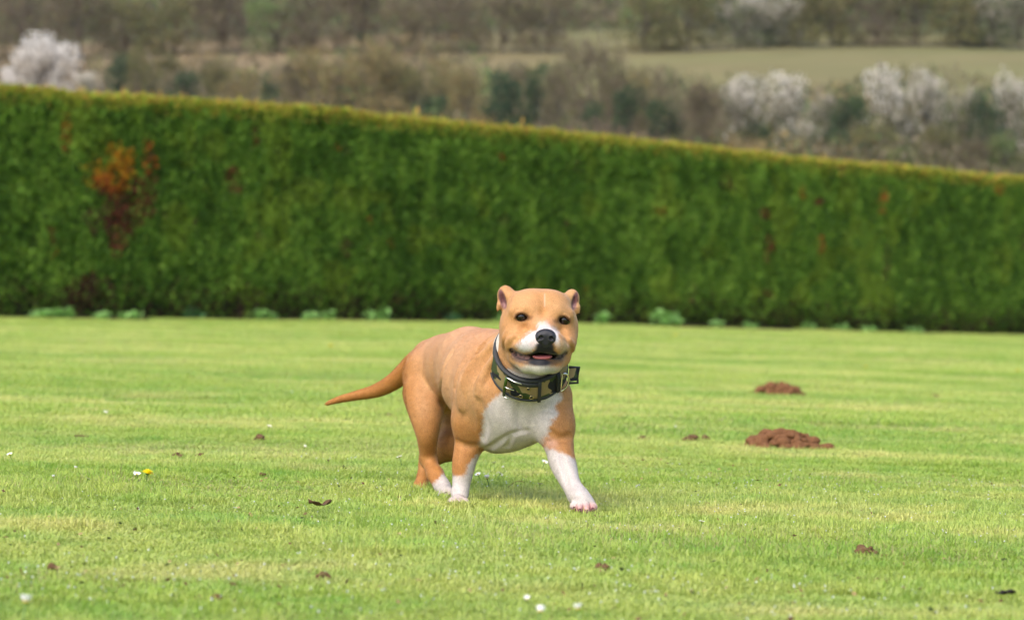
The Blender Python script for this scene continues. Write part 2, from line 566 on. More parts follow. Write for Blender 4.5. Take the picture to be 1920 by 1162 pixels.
# mouth: a wide smile carved into the muzzle
MOUTH = [(959, 656, 2.6), (965, 663, 4.4), (976, 669, 4.8), (989, 671, 4.2), (999, 667, 5), (1009, 665.5, 6.5), (1026, 665.5, 6.5), (1036, 668, 4.5), (1046, 670, 2.6), (1054, 667, 2.0), (1061, 661, 1.6)]
MY = [base_surf(p[0], p[1]) for p in MOUTH]
MY = [y if y else 5.95 for y in MY]
for dy in (-0.005, -0.001, 0.003, 0.006):
    CH([(p[0], p[1], y + dy, p[2] * (1 if 995 < p[0] < 1040 else 0.85)) for p, y in zip(MOUTH, MY)], 0.003, 'sub')
for dy in (0.004, 0.011, 0.018):
    CH([(p[0], p[1], y + dy, p[2]) for p, y in list(zip(MOUTH, MY))[4:8]], 0.003, 'sub')

# eyes
EYES = []
for (ex, ey, rx, rz, rot) in ((978, 594, 13.2, 8.0, -5), (1057.5, 600, 12, 8.2, -11)):
    sy = base_surf(ex, ey)
    E(ex, ey, sy, rx, rz, 8, 0.002, rot=rot, mode='sub')
    EYES.append((ex, ey, sy))
    q_ = [(ex - rx * 1.05, ey + 1.0, sy + 0.0022, 2.0), (ex - rx * 0.5, ey - rz * 0.95, sy - 0.0002, 2.6), (ex + rx * 0.15, ey - rz * 1.15, sy - 0.0008, 2.8), (ex + rx * 0.75, ey - rz * 0.6, sy, 2.4), (ex + rx * 1.1, ey + 1.5, sy + 0.0022, 1.8)]
    if ex > 1010: q_ = [(a, b_ + (a - ex) * 0.12, y, r_) for a, b_, y, r_ in q_]
    CH(q_, 0.004)
NOSE_Y = base_surf(1022, 632)

CC = pix(993, 673, 6.06)
nrm = np.array((0.06, -0.70, 0.71)); nrm /= np.linalg.norm(nrm)
latv = np.array((1.0, 0.0, -0.07)); latv -= nrm * (latv @ nrm); latv /= np.linalg.norm(latv)
frv = np.cross(latv, nrm); frv /= np.linalg.norm(frv)
if frv[1] > 0: frv = -frv            # points to the front-bottom of the neck
RA, RB, BW = 0.0750, 0.088, 0.052
DV, DQ = fld.mesh()
# drop loose crumbs: keep everything connected to the largest piece
DV = relax(DV, DQ, 2, 0.5)

# ---- coat colours (pigment, and shading painted on the lower shoulder), laid out by place on the body
px, py = proj(DV[:, 0], DV[:, 1], DV[:, 2])
dY = DV[:, 1]
nz1 = fbm(DV[:, 0] * 60, DV[:, 1] * 60, DV[:, 2] * 60, 3) - 0.5
nz2 = fbm(DV[:, 0] * 260, DV[:, 1] * 260, DV[:, 2] * 260, 2) - 0.5
nz3 = fbm(DV[:, 0] * 14, DV[:, 1] * 14, DV[:, 2] * 14, 2) - 0.5
qx = px + nz1 * 10 + nz2 * 7
qy = py + (fbm(DV[:, 0] * 60 + 9, DV[:, 1] * 60, DV[:, 2] * 60 + 4, 3) - 0.5) * 10 + nz2 * 7

def poly_sd(x, y, P):
    """signed distance in px to polygon, negative inside"""
    P = np.array(P, float); n = len(P)
    d = np.full(x.shape, 1e18); ins = np.zeros(x.shape, bool)
    for i in range(n):
        a = P[i]; b = P[(i + 1) % n]
        ex_, ey_ = b - a
        wx, wy = x - a[0], y - a[1]
        t = np.clip((wx * ex_ + wy * ey_) / (ex_ * ex_ + ey_ * ey_), 0, 1)
        d = np.minimum(d, (wx - ex_ * t) ** 2 + (wy - ey_ * t) ** 2)
        c = ((a[1] > y) != (b[1] > y)) & (x < (b[0] - a[0]) * (y - a[1]) / (b[1] - a[1] + 1e-12) + a[0])
        ins ^= c
    d = np.sqrt(d)
    return np.where(ins, -d, d)
def chain_d(x, y, pts):
    d = np.full(x.shape, 1e9)
    for a, b in zip(pts[:-1], pts[1:]):
        ex_, ey_ = b[0] - a[0], b[1] - a[1]
        t = np.clip(((x - a[0]) * ex_ + (y - a[1]) * ey_) / (ex_ ** 2 + ey_ ** 2), 0, 1)
        r = a[2] + (b[2] - a[2]) * t
        d = np.minimum(d, np.hypot(x - a[0] - ex_ * t, y - a[1] - ey_ * t) - r)
    return d
def elld(x, y, cx, cy, rx, ry, rot=0):
    c, s_ = math.cos(math.radians(rot)), math.sin(math.radians(rot))
    X = (x - cx) * c + (y - cy) * s_; Y_ = -(x - cx) * s_ + (y - cy) * c
    return (np.sqrt((X / rx) ** 2 + (Y_ / ry) ** 2) - 1) * min(rx, ry)

TAN = np.array((0.43, 0.198, 0.066)); TANL = np.array((0.49, 0.262, 0.110)); ORG = np.array((0.41, 0.170, 0.038))
WHT = np.array((0.53, 0.47, 0.43)); PNK = np.array((0.66, 0.42, 0.38)); BLK = np.array((0.012, 0.011, 0.012))
dc = np.tile(TAN, (len(DV), 1))
def blend(mask, colr):
    global dc
    m = np.clip(mask, 0, 1)[:, None]
    dc = dc * (1 - m) + np.array(colr) * m
def soft(d, w): return smooth01(0.5 - d / (2 * w))
blend(np.clip(nz3 * 2.4 + 0.25, 0, 1), TANL)
blend(soft(elld(px, py, 850, 700, 42, 62), 30) * (dY > 6.10) * (px < 925) * 0.5, (0.55, 0.32, 0.17))
# darker, redder lower hind legs and tail, paler back
blend(soft(-(py - 800), 45) * (px < 850) * 0.65, ORG)
blend(soft(py - 660, 50) * (dY > 6.12) * (px > 770) * 0.35, (0.62, 0.36, 0.22))
blend(soft(px - 770, 18) * 0.9, ORG)
blend(soft(-(py - 790), 30) * (px < 905) * (px > 845) * (dY < 6.25) * 0.45, ORG)  # lower shoulder and planted foreleg: deeper shading painted in as darker orange
hd = (dY < 6.12) & (py < 712)
blend(hd * soft(elld(px, py, 1012, 600, 80, 62), 12) * 0.25, (0.60, 0.31, 0.12))
# white chest
chest = [(930, 600), (938, 650), (948, 712), (938, 735), (915, 757), (905, 775), (903, 805), (898, 835), (915, 850), (950, 865),
         (1010, 835), (1028, 815), (1036, 790), (1046, 778), (1040, 762), (1052, 748), (1045, 720), (1070, 690), (1060, 620)]
sd = poly_sd(qx, qy, chest)
front = (dY < 6.20) & ~((py < 700) & (dY < 6.02))
blend(soft(sd, 5) * front * (py > 718), WHT)
cs = (DV - CC) @ nrm                # side of the collar: > 0 towards the head
cr = np.linalg.norm((DV - CC) - cs[:, None] * nrm, axis=1)
blend(soft(sd, 2.5) * (dY < 6.2) * (py <= 718) * (py > 690) * (cs < 0.02) * (dY > 6.0) * (px > 950), WHT)
throat = (cs > -0.02) * (py > 614) * (cr < 0.086) * (cs > 0.014) * ((dY > 6.03) | (py > 700)) * soft(cs - 0.075, 0.01)
blend(throat, (0.62, 0.56, 0.47))
# forelegs, hind toes
blend(soft(poly_sd(qx, qy, [(835, 885), (850, 889), (868, 893), (878, 872), (893, 853), (915, 845), (930, 860), (900, 965), (835, 965)]), 5) * (dY < 6.25) * (dY > 6.06), WHT)
blend(soft(poly_sd(qx, qy, [(1012, 838), (1040, 843), (1058, 848), (1074, 856), (1092, 880), (1145, 930), (1135, 985), (1040, 985), (1000, 870)]), 5) * (dY < 6.1), WHT)
blend(soft(poly_sd(qx, qy, [(808, 912), (832, 884), (856, 900), (860, 950), (815, 950)]), 5) * (dY < 6.40) * (dY > 6.24), WHT)
blend(soft(elld(px, py, 1095, 955, 30, 11, -10), 6) * (dY < 5.97) * 0.8, (0.56, 0.27, 0.25))
blend(soft(chain_d(px, py, [(1081, 944, 1), (1082, 957, 1.2)]), 2) * (dY < 5.97) * 0.8, (0.30, 0.06, 0.06)) if False else None
for l_ in ([(1081, 946, .8), (1082, 957, 1.4)], [(1093, 947, .8), (1094, 960, 1.4)], [(1106, 944, .8), (1107, 958, 1.4)]):
    blend(soft(chain_d(px, py, l_), 2) * (dY < 5.97) * 0.85, (0.26, 0.05, 0.05))
blend(soft(elld(px, py, 862, 938, 22, 9), 8) * (dY < 6.17) * (dY > 6.06) * 0.5, (0.50, 0.33, 0.26))
blend(soft(elld(px, py, 840, 932, 18, 12), 6) * (dY < 6.36) * (dY > 6.25) * 0.4, PNK)
blend(soft(elld(px, py, 1030, 830, 14, 8, 20), 8) * (dY < 6.1) * 0.4, PNK)
# muzzle blaze
f = hd & (dY < 6.00)
bl = np.minimum.reduce([elld(qx, qy, 1021, 622, 15, 19), elld(qx, qy, 996, 641, 27, 16, -35), elld(qx, qy, 988, 651, 17, 9, 10), elld(qx, qy, 1040, 630, 8, 19, -14)])
blend(soft(bl, 4) * f, (0.62, 0.565, 0.545))
blend(soft(elld(qx, qy, 1054, 650, 14, 11, 20), 5) * f * 0.5, (0.60, 0.42, 0.27))
blend(soft(elld(qx, qy, 1001, 644, 7, 9), 4) * f * 0.45, PNK)
blend(soft(elld(px, py, 1020, 604, 26, 8), 7) * f * 0.5, (0.62, 0.30, 0.16))
blend(soft(np.hypot((px - 1021.5) * 2.2, np.maximum(np.abs(py - 563) - 11, 0)) - 1.6, 2.2) * f * 0.6, (0.66, 0.48, 0.38))
blend(soft(elld(px, py, 1018, 582, 7, 9), 6) * f * 0.5, ORG)
# whisker spots
for (wx, wy) in ((985, 640), (990, 647), (981, 648), (996, 653), (988, 655), (979, 656), (1050, 645), (1055, 650), (1048, 652), (1058, 645)):
    blend(soft(np.hypot(px - wx, py - wy) - 1.0, 1.2) * f * 0.35, (0.2, 0.13, 0.1))
# chin
blend(soft(elld(qx, qy, 1006, 695, 44, 11), 6) * (dY < 6.03) * hd, (0.50, 0.46, 0.39))
# lips
md = chain_d(px, py, MOUTH)
fm = (hd & (dY < 6.0)).astype(float)
blend(soft(md - 1.6, 1.8) * fm, (0.035, 0.022, 0.020))
inner = chain_d(px, py, [(p[0], p[1], p[2] * 0.3) for p in MOUTH[:5]])
pouch = fbm(px * 0.28, py * 0.55, 0, 2)
blend(soft(inner - 3.0, 3) * fm * (px > 958) * np.clip((pouch - 0.34) * 3.2, 0, 1), (0.25, 0.125, 0.105))
inner2 = chain_d(px, py, [(p[0], p[1], 0.3) for p in MOUTH[8:]])
blend(soft(inner2 - 3.5, 3) * fm * np.clip((pouch - 0.3) * 3, 0, 1) * 0.9, (0.17, 0.10, 0.06))
blend(soft(elld(px, py, 1012, 679, 26, 7.5, 2), 3) * fm, (0.022, 0.02, 0.024))
blend(soft(elld(px, py, 1046, 675, 13, 6, -22), 4) * fm * 0.8, (0.07, 0.05, 0.03))
blend(soft(elld(px, py, 972, 674, 16, 5, 22), 3) * fm * 0.8, (0.07, 0.045, 0.04))
# black below the nose leather
blend(soft(elld(px, py, 1022, 651, 18, 12), 3) * fm, BLK)
blend(soft(chain_d(px, py, [(1000, 662, 2.2), (1008, 657, 3.5), (1020, 655, 4.5), (1034, 658, 4), (1044, 664, 2.5)]), 2.0) * fm, BLK)
# eye rims
for (ex, ey, sy), (rx, rz, rot) in zip(EYES, ((14, 9.2, 4), (13, 9.4, 10))):
    e = elld(px, py, ex, ey, rx, rz, rot)
    blend(soft(e, 2.0) * f, (0.018, 0.012, 0.011))
    s_ = 1 if ex < 1010 else -1
    blend(soft(elld(px, py, ex + s_ * 13, ey + 1.5, 7, 4), 3) * f * 0.75, (0.10, 0.04, 0.02))
    blend(soft(e - 3, 4) * f * 0.25, ORG)
# inside of the ears
for (cx, cy, rx, ry, rot) in ((942.5, 561, 6.4, 19, -15), (1077.5, 564, 5.4, 17.5, 12)):
    e = elld(px, py, cx, cy, rx, ry, rot)
    ein = (dY > 6.0) & (dY < 6.06) & (py < 590)
    blend(soft(e, 1.5) * ein, (0.13, 0.05, 0.05))
    blend(soft(elld(px, py, cx + (1 if cx < 1000 else -1), cy + 12, 5, 6), 3) * ein * 0.6, (0.40, 0.22, 0.2))

# fur material: soft sheen, fine hair-like grain
def fur_material():
    m, t, b = new_mat("short_coat")
    a = t.nodes.new("ShaderNodeAttribute"); a.attribute_name = "Col"
    tc = t.nodes.new("ShaderNodeTexCoord")
    mp = t.nodes.new("ShaderNodeMapping"); mp.inputs["Rotation"].default_value = (0.5, 0.3, 0.4); mp.inputs["Scale"].default_value = (1, 1, 0.22)
    n = t.nodes.new("ShaderNodeTexNoise"); n.inputs["Scale"].default_value = 700; n.inputs["Detail"].default_value = 3
    n2 = t.nodes.new("ShaderNodeTexNoise"); n2.inputs["Scale"].default_value = 90; n2.inputs["Detail"].default_value = 4
    t.links.new(tc.outputs["Object"], mp.inputs[0]); t.links.new(mp.outputs[0], n.inputs["Vector"]); t.links.new(tc.outputs["Object"], n2.inputs["Vector"])
    mr = t.nodes.new("ShaderNodeMapRange"); mr.inputs[1].default_value = 0.3; mr.inputs[2].default_value = 0.7; mr.inputs[3].default_value = 0.78; mr.inputs[4].default_value = 1.16
    t.links.new(n.outputs[0], mr.inputs[0])
    mr2 = t.nodes.new("ShaderNodeMapRange"); mr2.inputs[1].default_value = 0.3; mr2.inputs[2].default_value = 0.7; mr2.inputs[3].default_value = 0.9; mr2.inputs[4].default_value = 1.08
    t.links.new(n2.outputs[0], mr2.inputs[0])
    mu = t.nodes.new("ShaderNodeMath"); mu.operation = 'MULTIPLY'
    t.links.new(mr.outputs[0], mu.inputs[0]); t.links.new(mr2.outputs[0], mu.inputs[1])
    vm = t.nodes.new("ShaderNodeVectorMath"); vm.operation = 'SCALE'
    t.links.new(a.outputs["Color"], vm.inputs[0]); t.links.new(mu.outputs[0], vm.inputs["Scale"])
    t.links.new(vm.outputs[0], b.inputs["Base Color"])
    bp = t.nodes.new("ShaderNodeBump"); bp.inputs["Strength"].default_value = 0.5; bp.inputs["Distance"].default_value = 0.0012
    t.links.new(n.outputs[0], bp.inputs["Height"]); t.links.new(bp.outputs[0], b.inputs["Normal"])
    b.inputs["Roughness"].default_value = 0.62
    b.inputs["Specular IOR Level"].default_value = 0.28
    b.inputs["Sheen Weight"].default_value = 0.12
    b.inputs["Sheen Roughness"].default_value = 0.4
    return m
M_fur = fur_material()
dog = make_obj("dog", DV, DQ, M_fur, None, True, dc)
tag(dog, "tan and white bull terrier type dog trotting across the lawn, mouth open, wide camouflage collar", "dog")

# the short coat itself: fine hairs lying along the skin
def coat():
    r = np.random.default_rng(5)
    A, B, C_, D_ = (DV[DQ[:, k]] for k in range(4))
    nrm_ = np.cross(C_ - A, D_ - B); ar = np.linalg.norm(nrm_, axis=1); nrm_ = nrm_ / (ar[:, None] + 1e-12)
    cen = (A + B + C_ + D_) / 4
    fpx, fpy = proj(cen[:, 0], cen[:, 1], cen[:, 2])
    cl = (dc[DQ[:, 0]] + dc[DQ[:, 2]]) / 2
    fcs = (cen - CC) @ nrm; fcr = np.linalg.norm((cen - CC) - fcs[:, None] * nrm, axis=1)
    head = (fcs > 0.02) & (cen[:, 1] < 6.12) & (fpx > 915) & (fpy < 712)
    ok = (cl.sum(1) > 0.27) & ~((np.abs(fcs) < 0.033) & (fcr < 0.105))
    md_ = chain_d(fpx, fpy, MOUTH)
    ok &= ~(head & (md_ < 2.5))
    for ex, ey, sy in EYES: ok &= ~(head & (elld(fpx, fpy, ex, ey, 15, 9.5) < 0))
    w = ar * ok * np.where(head, 1.6, 1.0); w /= w.sum()
    n = 200000
    q = r.choice(len(DQ), n, p=w)
    u, v = r.uniform(0, 1, (2, n, 1))
    P = (A[q] * (1 - u) * (1 - v) + B[q] * u * (1 - v) + C_[q] * u * v + D_[q] * (1 - u) * v)
    N_ = nrm_[q]
    # make sure normals point outwards
    F_ = np.tile(np.array((-0.34, 0.85, -0.38)), (n, 1))
    low = smooth01((0.20 - P[:, 2]) / 0.06)[:, None]
    F_ = F_ * (1 - low) + np.array((0.0, 0.1, -1.0)) * low
    tail = (fpx[q] < 765)[:, None]
    F_ = np.where(tail, np.array((-0.9, 0.2, -0.4)), F_)
    nose = pix(1022, 628, 5.88)
    hd_ = P - nose; hd_ /= np.linalg.norm(hd_, axis=1)[:, None]
    F_ = np.where(head[q][:, None], hd_ + np.array((0, 0.4, 0)), F_)
    F_ = F_ + r.normal(0, 0.10, (n, 3))
    F_ = F_ - N_ * (F_ * N_).sum(1)[:, None]; F_ /= np.linalg.norm(F_, axis=1)[:, None] + 1e-9
    L = np.where(head[q], 0.0026, np.where(fpx[q] < 765, 0.0065, 0.0046)) * r.uniform(0.6, 1.25, n)
    lift = r.uniform(0.06, 0.22, n)
    T_ = F_ + N_ * lift[:, None]
    S_ = np.cross(F_, N_) * (0.00028 * r.uniform(0.7, 1.4, n))[:, None]
    base = P - N_ * 0.0002
    V = np.stack([base - S_, base + S_, base + T_ * (L * 0.6)[:, None] + S_ * 0.7, base + (F_ + N_ * lift[:, None] * 0.75) * L[:, None], base + T_ * (L * 0.6)[:, None] - S_ * 0.7], 1).reshape(-1, 3)
    k = np.arange(n)[:, None] * 5
    F5 = k + np.arange(5)[None]
    cc = cl[q] * (r.uniform(0.80, 1.28, (n, 1)))
    o = make_obj("coat", V, F5, M_hair, dog, False, np.repeat(cc, 5, axis=0))
    tag(o, kind="stuff")
M_hair = vcol_mat("coat_hair", 0.5, 0.3, 0.35)
coat()

M_eye = simple_mat("eye_dark", (0.012, 0.006, 0.004), 0.08, 0, 0.5)
for (ex, ey, sy) in EYES:
    b = MB(); r = 13.0 * sy / FPX
    c = pix(ex, ey, sy) + np.array((0, r * 1.0, 0))
    b.sphere(c, r, 28, 18)
    b.build("eye", M_eye, dog)

# nose leather as its own small field
fld = Field(pix(990, 680, NOSE_Y - 0.03) * (1, 1, 1), pix(1056, 600, NOSE_Y + 0.04), 0.0006)
ny = NOSE_Y
E(1023, 628, ny + 0.007, 18, 12, 13, 0.004)
E(1023, 640, ny + 0.007, 14, 13, 11, 0.006)
E(1012, 633, ny + 0.004, 8.5, 11, 11, 0.005); E(1034.5, 634, ny + 0.004, 8, 11, 11, 0.005)
E(1014.5, 632.5, ny - 0.009, 4.4, 4.2, 7, 0.002, mode='sub'); E(1034, 634, ny - 0.009, 4.0, 4.2, 7, 0.002, mode='sub')
C((1009, 637, ny - 0.006, 2.2), (1013.5, 634, ny - 0.008, 2.2), 0.002, 'sub'); C((1039, 638, ny - 0.006, 2.2), (1036, 636, ny - 0.008, 2.2), 0.002, 'sub')
C((1023.5, 641, ny - 0.006, 0.9), (1023, 654, ny - 0.004, 0.9), 0.003, 'sub')
nv, nq = fld.mesh(); nv = relax(nv, nq, 2)
M_nose = simple_mat("nose_leather", (0.013, 0.012, 0.015), 0.45, 0, 0.45, 0.4, 1400, 0.0006)
make_obj("nose", nv, nq, M_nose, dog)

# tongue
ty = base_surf  # (kept for readability)
mY = MY[5]
fld = Field(pix(975, 705, mY - 0.03), pix(1060, 635, mY + 0.06), 0.0008)
fld.cone(pix(1017, 666, mY + 0.035), 0.008, pix(1017, 667, mY + 0.016), 0.015, 0.004)
E(1017, 668, mY + 0.010, 18.5, 15, 11, 0.003)
tv, tq = fld.mesh(); tv = relax(tv, tq, 2)
zc = pix(1017, 671, mY + 0.005)[2]
xc = pix(1017, 671, mY + 0.005)[0]
tv[:, 2] = zc + (tv[:, 2] - zc) * 0.34 + 0.22 * 0.004 * (1 - ((tv[:, 0] - xc) / 0.012) ** 2) * -1 + 0.10 * np.clip(tv[:, 1] - mY - 0.005, 0, 1)
M_tongue = simple_mat("tongue_wet", (0.50, 0.13, 0.13), 0.35, 0, 0.5, 0.12, 600, 0.0002)
make_obj("tongue", tv, tq, M_tongue, dog)

# claws
M_claw = simple_mat("claw_horn", (0.10, 0.03, 0.03), 0.4)
M_claw2 = simple_mat("claw_black", (0.02, 0.017, 0.017), 0.4)
def claw(px_, py_, Y, dx, dyy, mat, r=3.0, L=9):
    b = MB(); s_ = Y / FPX
    p0 = pix(px_, py_, Y); p1 = pix(px_ + dx * 0.5, py_ + dyy * 0.4, Y - 0.004); p2 = pix(px_ + dx, py_ + dyy, Y - 0.005)
    b.tube([p0, p1, p2], [r * s_, r * 0.75 * s_, 0.3 * s_], 8)
    b.build("claw", mat, dog)
for q in ((1077, 951, 5.906, 1, 7), (1087, 955, 5.895, 1, 8), (1100, 957, 5.895, 1, 8), (1111, 953, 5.906, 2, 7)):
    claw(q[0], q[1], q[2], q[3], q[4], M_claw, 3.2)
claw(1066, 930, 5.968, 0, 7, M_claw, 2.4)
for q in ((826, 932, 6.305), (834, 934, 6.295), (843, 933, 6.29), (849, 928, 6.295)):
    claw(q[0], q[1], q[2], 0, 6, M_claw2, 3.0)
for q in ((845, 942, 6.09), (854, 944, 6.085), (864, 944, 6.085), (873, 941, 6.095)):
    claw(q[0], q[1], q[2], 0, 5, M_claw2, 2.6)

# ---- collar
def ring(th, s, out):
    """th=0 front bottom, +90deg = right in the picture; s across the band in m; out = outward in m"""
    th = math.radians(th)
    flare = -s * 0.10                # the neck widens towards the chest
    e = CC + latv * math.sin(th) * (RA + out + flare) + frv * math.cos(th) * (RB + out + flare) + nrm * s
    return e
def band(name, t0, t1, s0, s1, out0, out1, mat, parent, n=64, closed=False, taper=0.0, ns=6):
    V = []; Fc = []
    m = n if closed else n + 1
    prof = []
    for j in range(ns + 1): prof.append((s0 + (s1 - s0) * j / ns, out1 + 0.0006 * math.sin(math.pi * j / ns)))
    for j in range(ns + 1): prof.append((s1 + (s0 - s1) * j / ns, out0))
    P = len(prof)
    for i in range(m):
        th = t0 + (t1 - t0) * i / n
        for (s_, o_) in prof: V.append(ring(th, s_, o_))
    for i in range(n):
        a = i * P; b_ = ((i + 1) % m) * P
        for j in range(P):
            j2 = (j + 1) % P
            Fc.append((a + j, a + j2, b_ + j2, b_ + j))
    if not closed:
        Fc.append(tuple(range(P))[::-1]); Fc.append(tuple(n * P + j for j in range(P)))
    o = make_obj(name, V, Fc, mat, parent)
    return o
def camo_material():
    m, t, b = new_mat("camo_webbing")
    tc = t.nodes.new("ShaderNodeTexCoord")
    def thr(scale, seed, lo):
        mp = t.nodes.new("ShaderNodeMapping"); mp.inputs["Location"].default_value = (seed, seed * 0.7, 0); mp.inputs["Scale"].default_value = (0.75, 1, 1.3)
        n = t.nodes.new("ShaderNodeTexNoise"); n.inputs["Scale"].default_value = scale * 0.62; n.inputs["Detail"].default_value = 2; n.inputs["Distortion"].default_value = 0.5
        g = t.nodes.new("ShaderNodeMapRange"); g.inputs[1].default_value = lo; g.inputs[2].default_value = lo + 0.012
        t.links.new(tc.outputs["Object"], mp.inputs[0]); t.links.new(mp.outputs[0], n.inputs["Vector"]); t.links.new(n.outputs[0], g.inputs[0])
        return g.outputs[0]
    def mix(fac, c1, c2):
        x = t.nodes.new("ShaderNodeMix"); x.data_type = 'RGBA'
        for i, c in ((6, c1), (7, c2)):
            if isinstance(c, tuple): x.inputs[i].default_value = (*c, 1)
            else: t.links.new(c, x.inputs[i])
        t.links.new(fac, x.inputs[0]); return x.outputs[2]
    c = mix(thr(30, 3.1, 0.495), (0.29, 0.21, 0.10), (0.040, 0.060, 0.016))
    c = mix(thr(33, 9.7, 0.545), c, (0.010, 0.011, 0.018))
    w = t.nodes.new("ShaderNodeTexWave"); w.inputs["Scale"].default_value = 420; w.inputs["Distortion"].default_value = 0.5
    bp = t.nodes.new("ShaderNodeBump"); bp.inputs["Strength"].default_value = 0.4; bp.inputs["Distance"].default_value = 0.0005
    t.links.new(tc.outputs["Object"], w.inputs["Vector"]); t.links.new(w.outputs[1], bp.inputs["Height"]); t.links.new(bp.outputs[0], b.inputs["Normal"])
    t.links.new(c, b.inputs["Base Color"])
    b.inputs["Roughness"].default_value = 0.7
    b.inputs["Specular IOR Level"].default_value = 0.3
    return m
M_camo = camo_material()
M_bind = simple_mat("collar_binding", (0.030, 0.032, 0.034), 0.65, 0, 0.35, 0.3, 500)
M_chrome = simple_mat("polished_steel", (0.72, 0.70, 0.66), 0.16, 1.0)
M_brass = simple_mat("brass", (0.55, 0.45, 0.25), 0.25, 1.0)
M_hole = simple_mat("eyelet_hole", (0.02, 0.012, 0.01), 0.8)
M_green = simple_mat("painted_green_metal", (0.07, 0.11, 0.02), 0.25, 0.6)

collar = band("collar", 0, 360, -BW / 2, BW / 2, -0.004, 0.0030, M_camo, dog, 120, True)
collar["label"] = "wide camouflage webbing collar with dark bound edges"
band("edge_binding", 0, 360, BW / 2 - 0.004, BW / 2 + 0.0015, -0.0045, 0.0042, M_bind, collar, 120, True, ns=3)
band("edge_binding", 0, 360, -BW / 2 - 0.0015, -BW / 2 + 0.004, -0.0045, 0.0042, M_bind, collar, 120, True, ns=3)
# overlapping strap from the buckle round the front
strap = band("strap", -26, 20, -BW / 2 + 0.006, BW / 2 - 0.006, 0.003, 0.0060, M_camo, collar, 40)
band("strap_binding", -30, 18, BW / 2 - 0.012, BW / 2 - 0.0035, 0.0035, 0.0072, M_bind, collar, 40, ns=3)
band("strap_binding", -30, 18, -BW / 2 + 0.001, -BW / 2 + 0.006, 0.0035, 0.0068, M_bind, collar, 40, ns=3)
band("strap_keeper", 15, 19.5, -BW / 2 - 0.001, BW / 2 + 0.001, 0.003, 0.0088, M_bind, collar, 8, ns=3)
# eyelets
def eyelet(th, s):
    b = MB(); c = ring(th, s, 0.0078); o = ring(th, s, 0.018) - c; o /= np.linalg.norm(o)
    a = np.cross(o, nrm); a /= np.linalg.norm(a); d = np.cross(a, o)
    b.tube([c + 0.0040 * (math.cos(w) * a + math.sin(w) * d) for w in np.linspace(0, 2 * math.pi, 16, endpoint=False)], 0.0010, 6, closed=True)
    e = b.build("eyelet", M_brass, collar)
    b = MB(); b.sphere(c - o * 0.001, 0.0030, 12, 8); b.build("eyelet_hole", M_hole, collar)
eyelet(-9, -0.0125); eyelet(6, -0.0125); eyelet(1, 0.010)
# roller buckle
b = MB()
o_ = 0.012
fr = [ring(-9.5, 0.0240, 0.011), ring(-11, 0.0255, o_), ring(-20, 0.0262, o_ + .001), ring(-30, 0.0262, o_), ring(-33, 0.0255, 0.0105), ring(-33.4, 0, 0.011), ring(-33, -0.0255, 0.0105), ring(-30, -0.0262, o_), ring(-24, -0.0255, 0.010)]
b.tube(fr, 0.00155, 8)
buckle = b.build("buckle", M_chrome, collar)
b = MB(); b.tube([ring(-33, 0.025, 0.0105), ring(-33.4, 0, 0.011), ring(-33, -0.025, 0.0105)], 0.0034, 12); b.build("buckle_roller", M_green, collar)
b = MB(); b.tube([ring(-34, 0.001, 0.013), ring(-28, 0.001, 0.0125), ring(-19, 0.000, 0.009)], 0.0014, 8); b.build("buckle_prong", M_chrome, collar)
b = MB(); b.tube([ring(-33, 0.0225, 0.0095), ring(-33, -0.0225, 0.0095)], 0.0016, 8)
# D ring on the right
b = MB()
pts = []
c0 = ring(52, 0.002, 0.012); up_ = nrm; on = ring(52, 0, 0.03) - ring(52, 0, 0); on /= np.linalg.norm(on)
tg = ring(60, 0, 0) - ring(44, 0, 0); tg /= np.linalg.norm(tg)
for w in np.linspace(-math.pi / 2, math.pi / 2, 15):
    pts.append(c0 + up_ * 0.0265 * math.sin(w) + (on * 0.5 + tg * 0.85) * 0.017 * math.cos(w))
pts += [c0 + up_ * q for q in (0.016, 0.006, -0.006, -0.016)]
b.tube(pts, 0.0019, 8, closed=True)
b.build("d_ring", M_chrome, collar)
band("ring_loop", 47, 53, -BW / 2 + 0.001, BW / 2 - 0.001, 0.003, 0.0085, M_bind, collar, 8, ns=3)
# loose strap end standing off to the right
def flap(name, mat, inset, th_, par):
    V = []; Fc = []
    n = 8
    A = pix(1066, 703, 6.03); B = pix(1084, 703, 6.045)
    for i in range(n + 1):
        f_ = i / n
        p = A + (B - A) * f_ + np.array((0, -0.004 * math.sin(math.pi * f_), 0.002 * f_))
        w = 0.0165 - inset
        if f_ > 0.99: w *= 0.9
        up2 = np.array((0.10, -0.1, 1.0)); up2 /= np.linalg.norm(up2)
        for s_, dy_ in ((-w, -th_), (w, -th_), (w, th_), (-w, th_)):
            V.append(p + up2 * s_ + np.array((0, dy_, 0)))
    for i in range(n):
        for j in range(4):
            Fc.append((i * 4 + j, i * 4 + (j + 1) % 4, (i + 1) * 4 + (j + 1) % 4, (i + 1) * 4 + j))
    Fc.append((0, 1, 2, 3)); Fc.append((n * 4 + 3, n * 4 + 2, n * 4 + 1, n * 4))
    return make_obj(name, V, Fc, mat, par, False)
flap("strap_end", M_camo, 0.003, 0.0026, collar)
b = MB()
A = pix(1066, 703, 6.03); B = pix(1084.5, 703, 6.045); u2 = np.array((0.10, -0.1, 1.0)) * 0.0165
b.tube([A + u2, B + u2 * 0.97, B - u2 * 0.97, A - u2], 0.0030, 8)
b.build("strap_end_binding", M_bind, collar)
# ================================================================ LAWN
rng = np.random.default_rng(7)

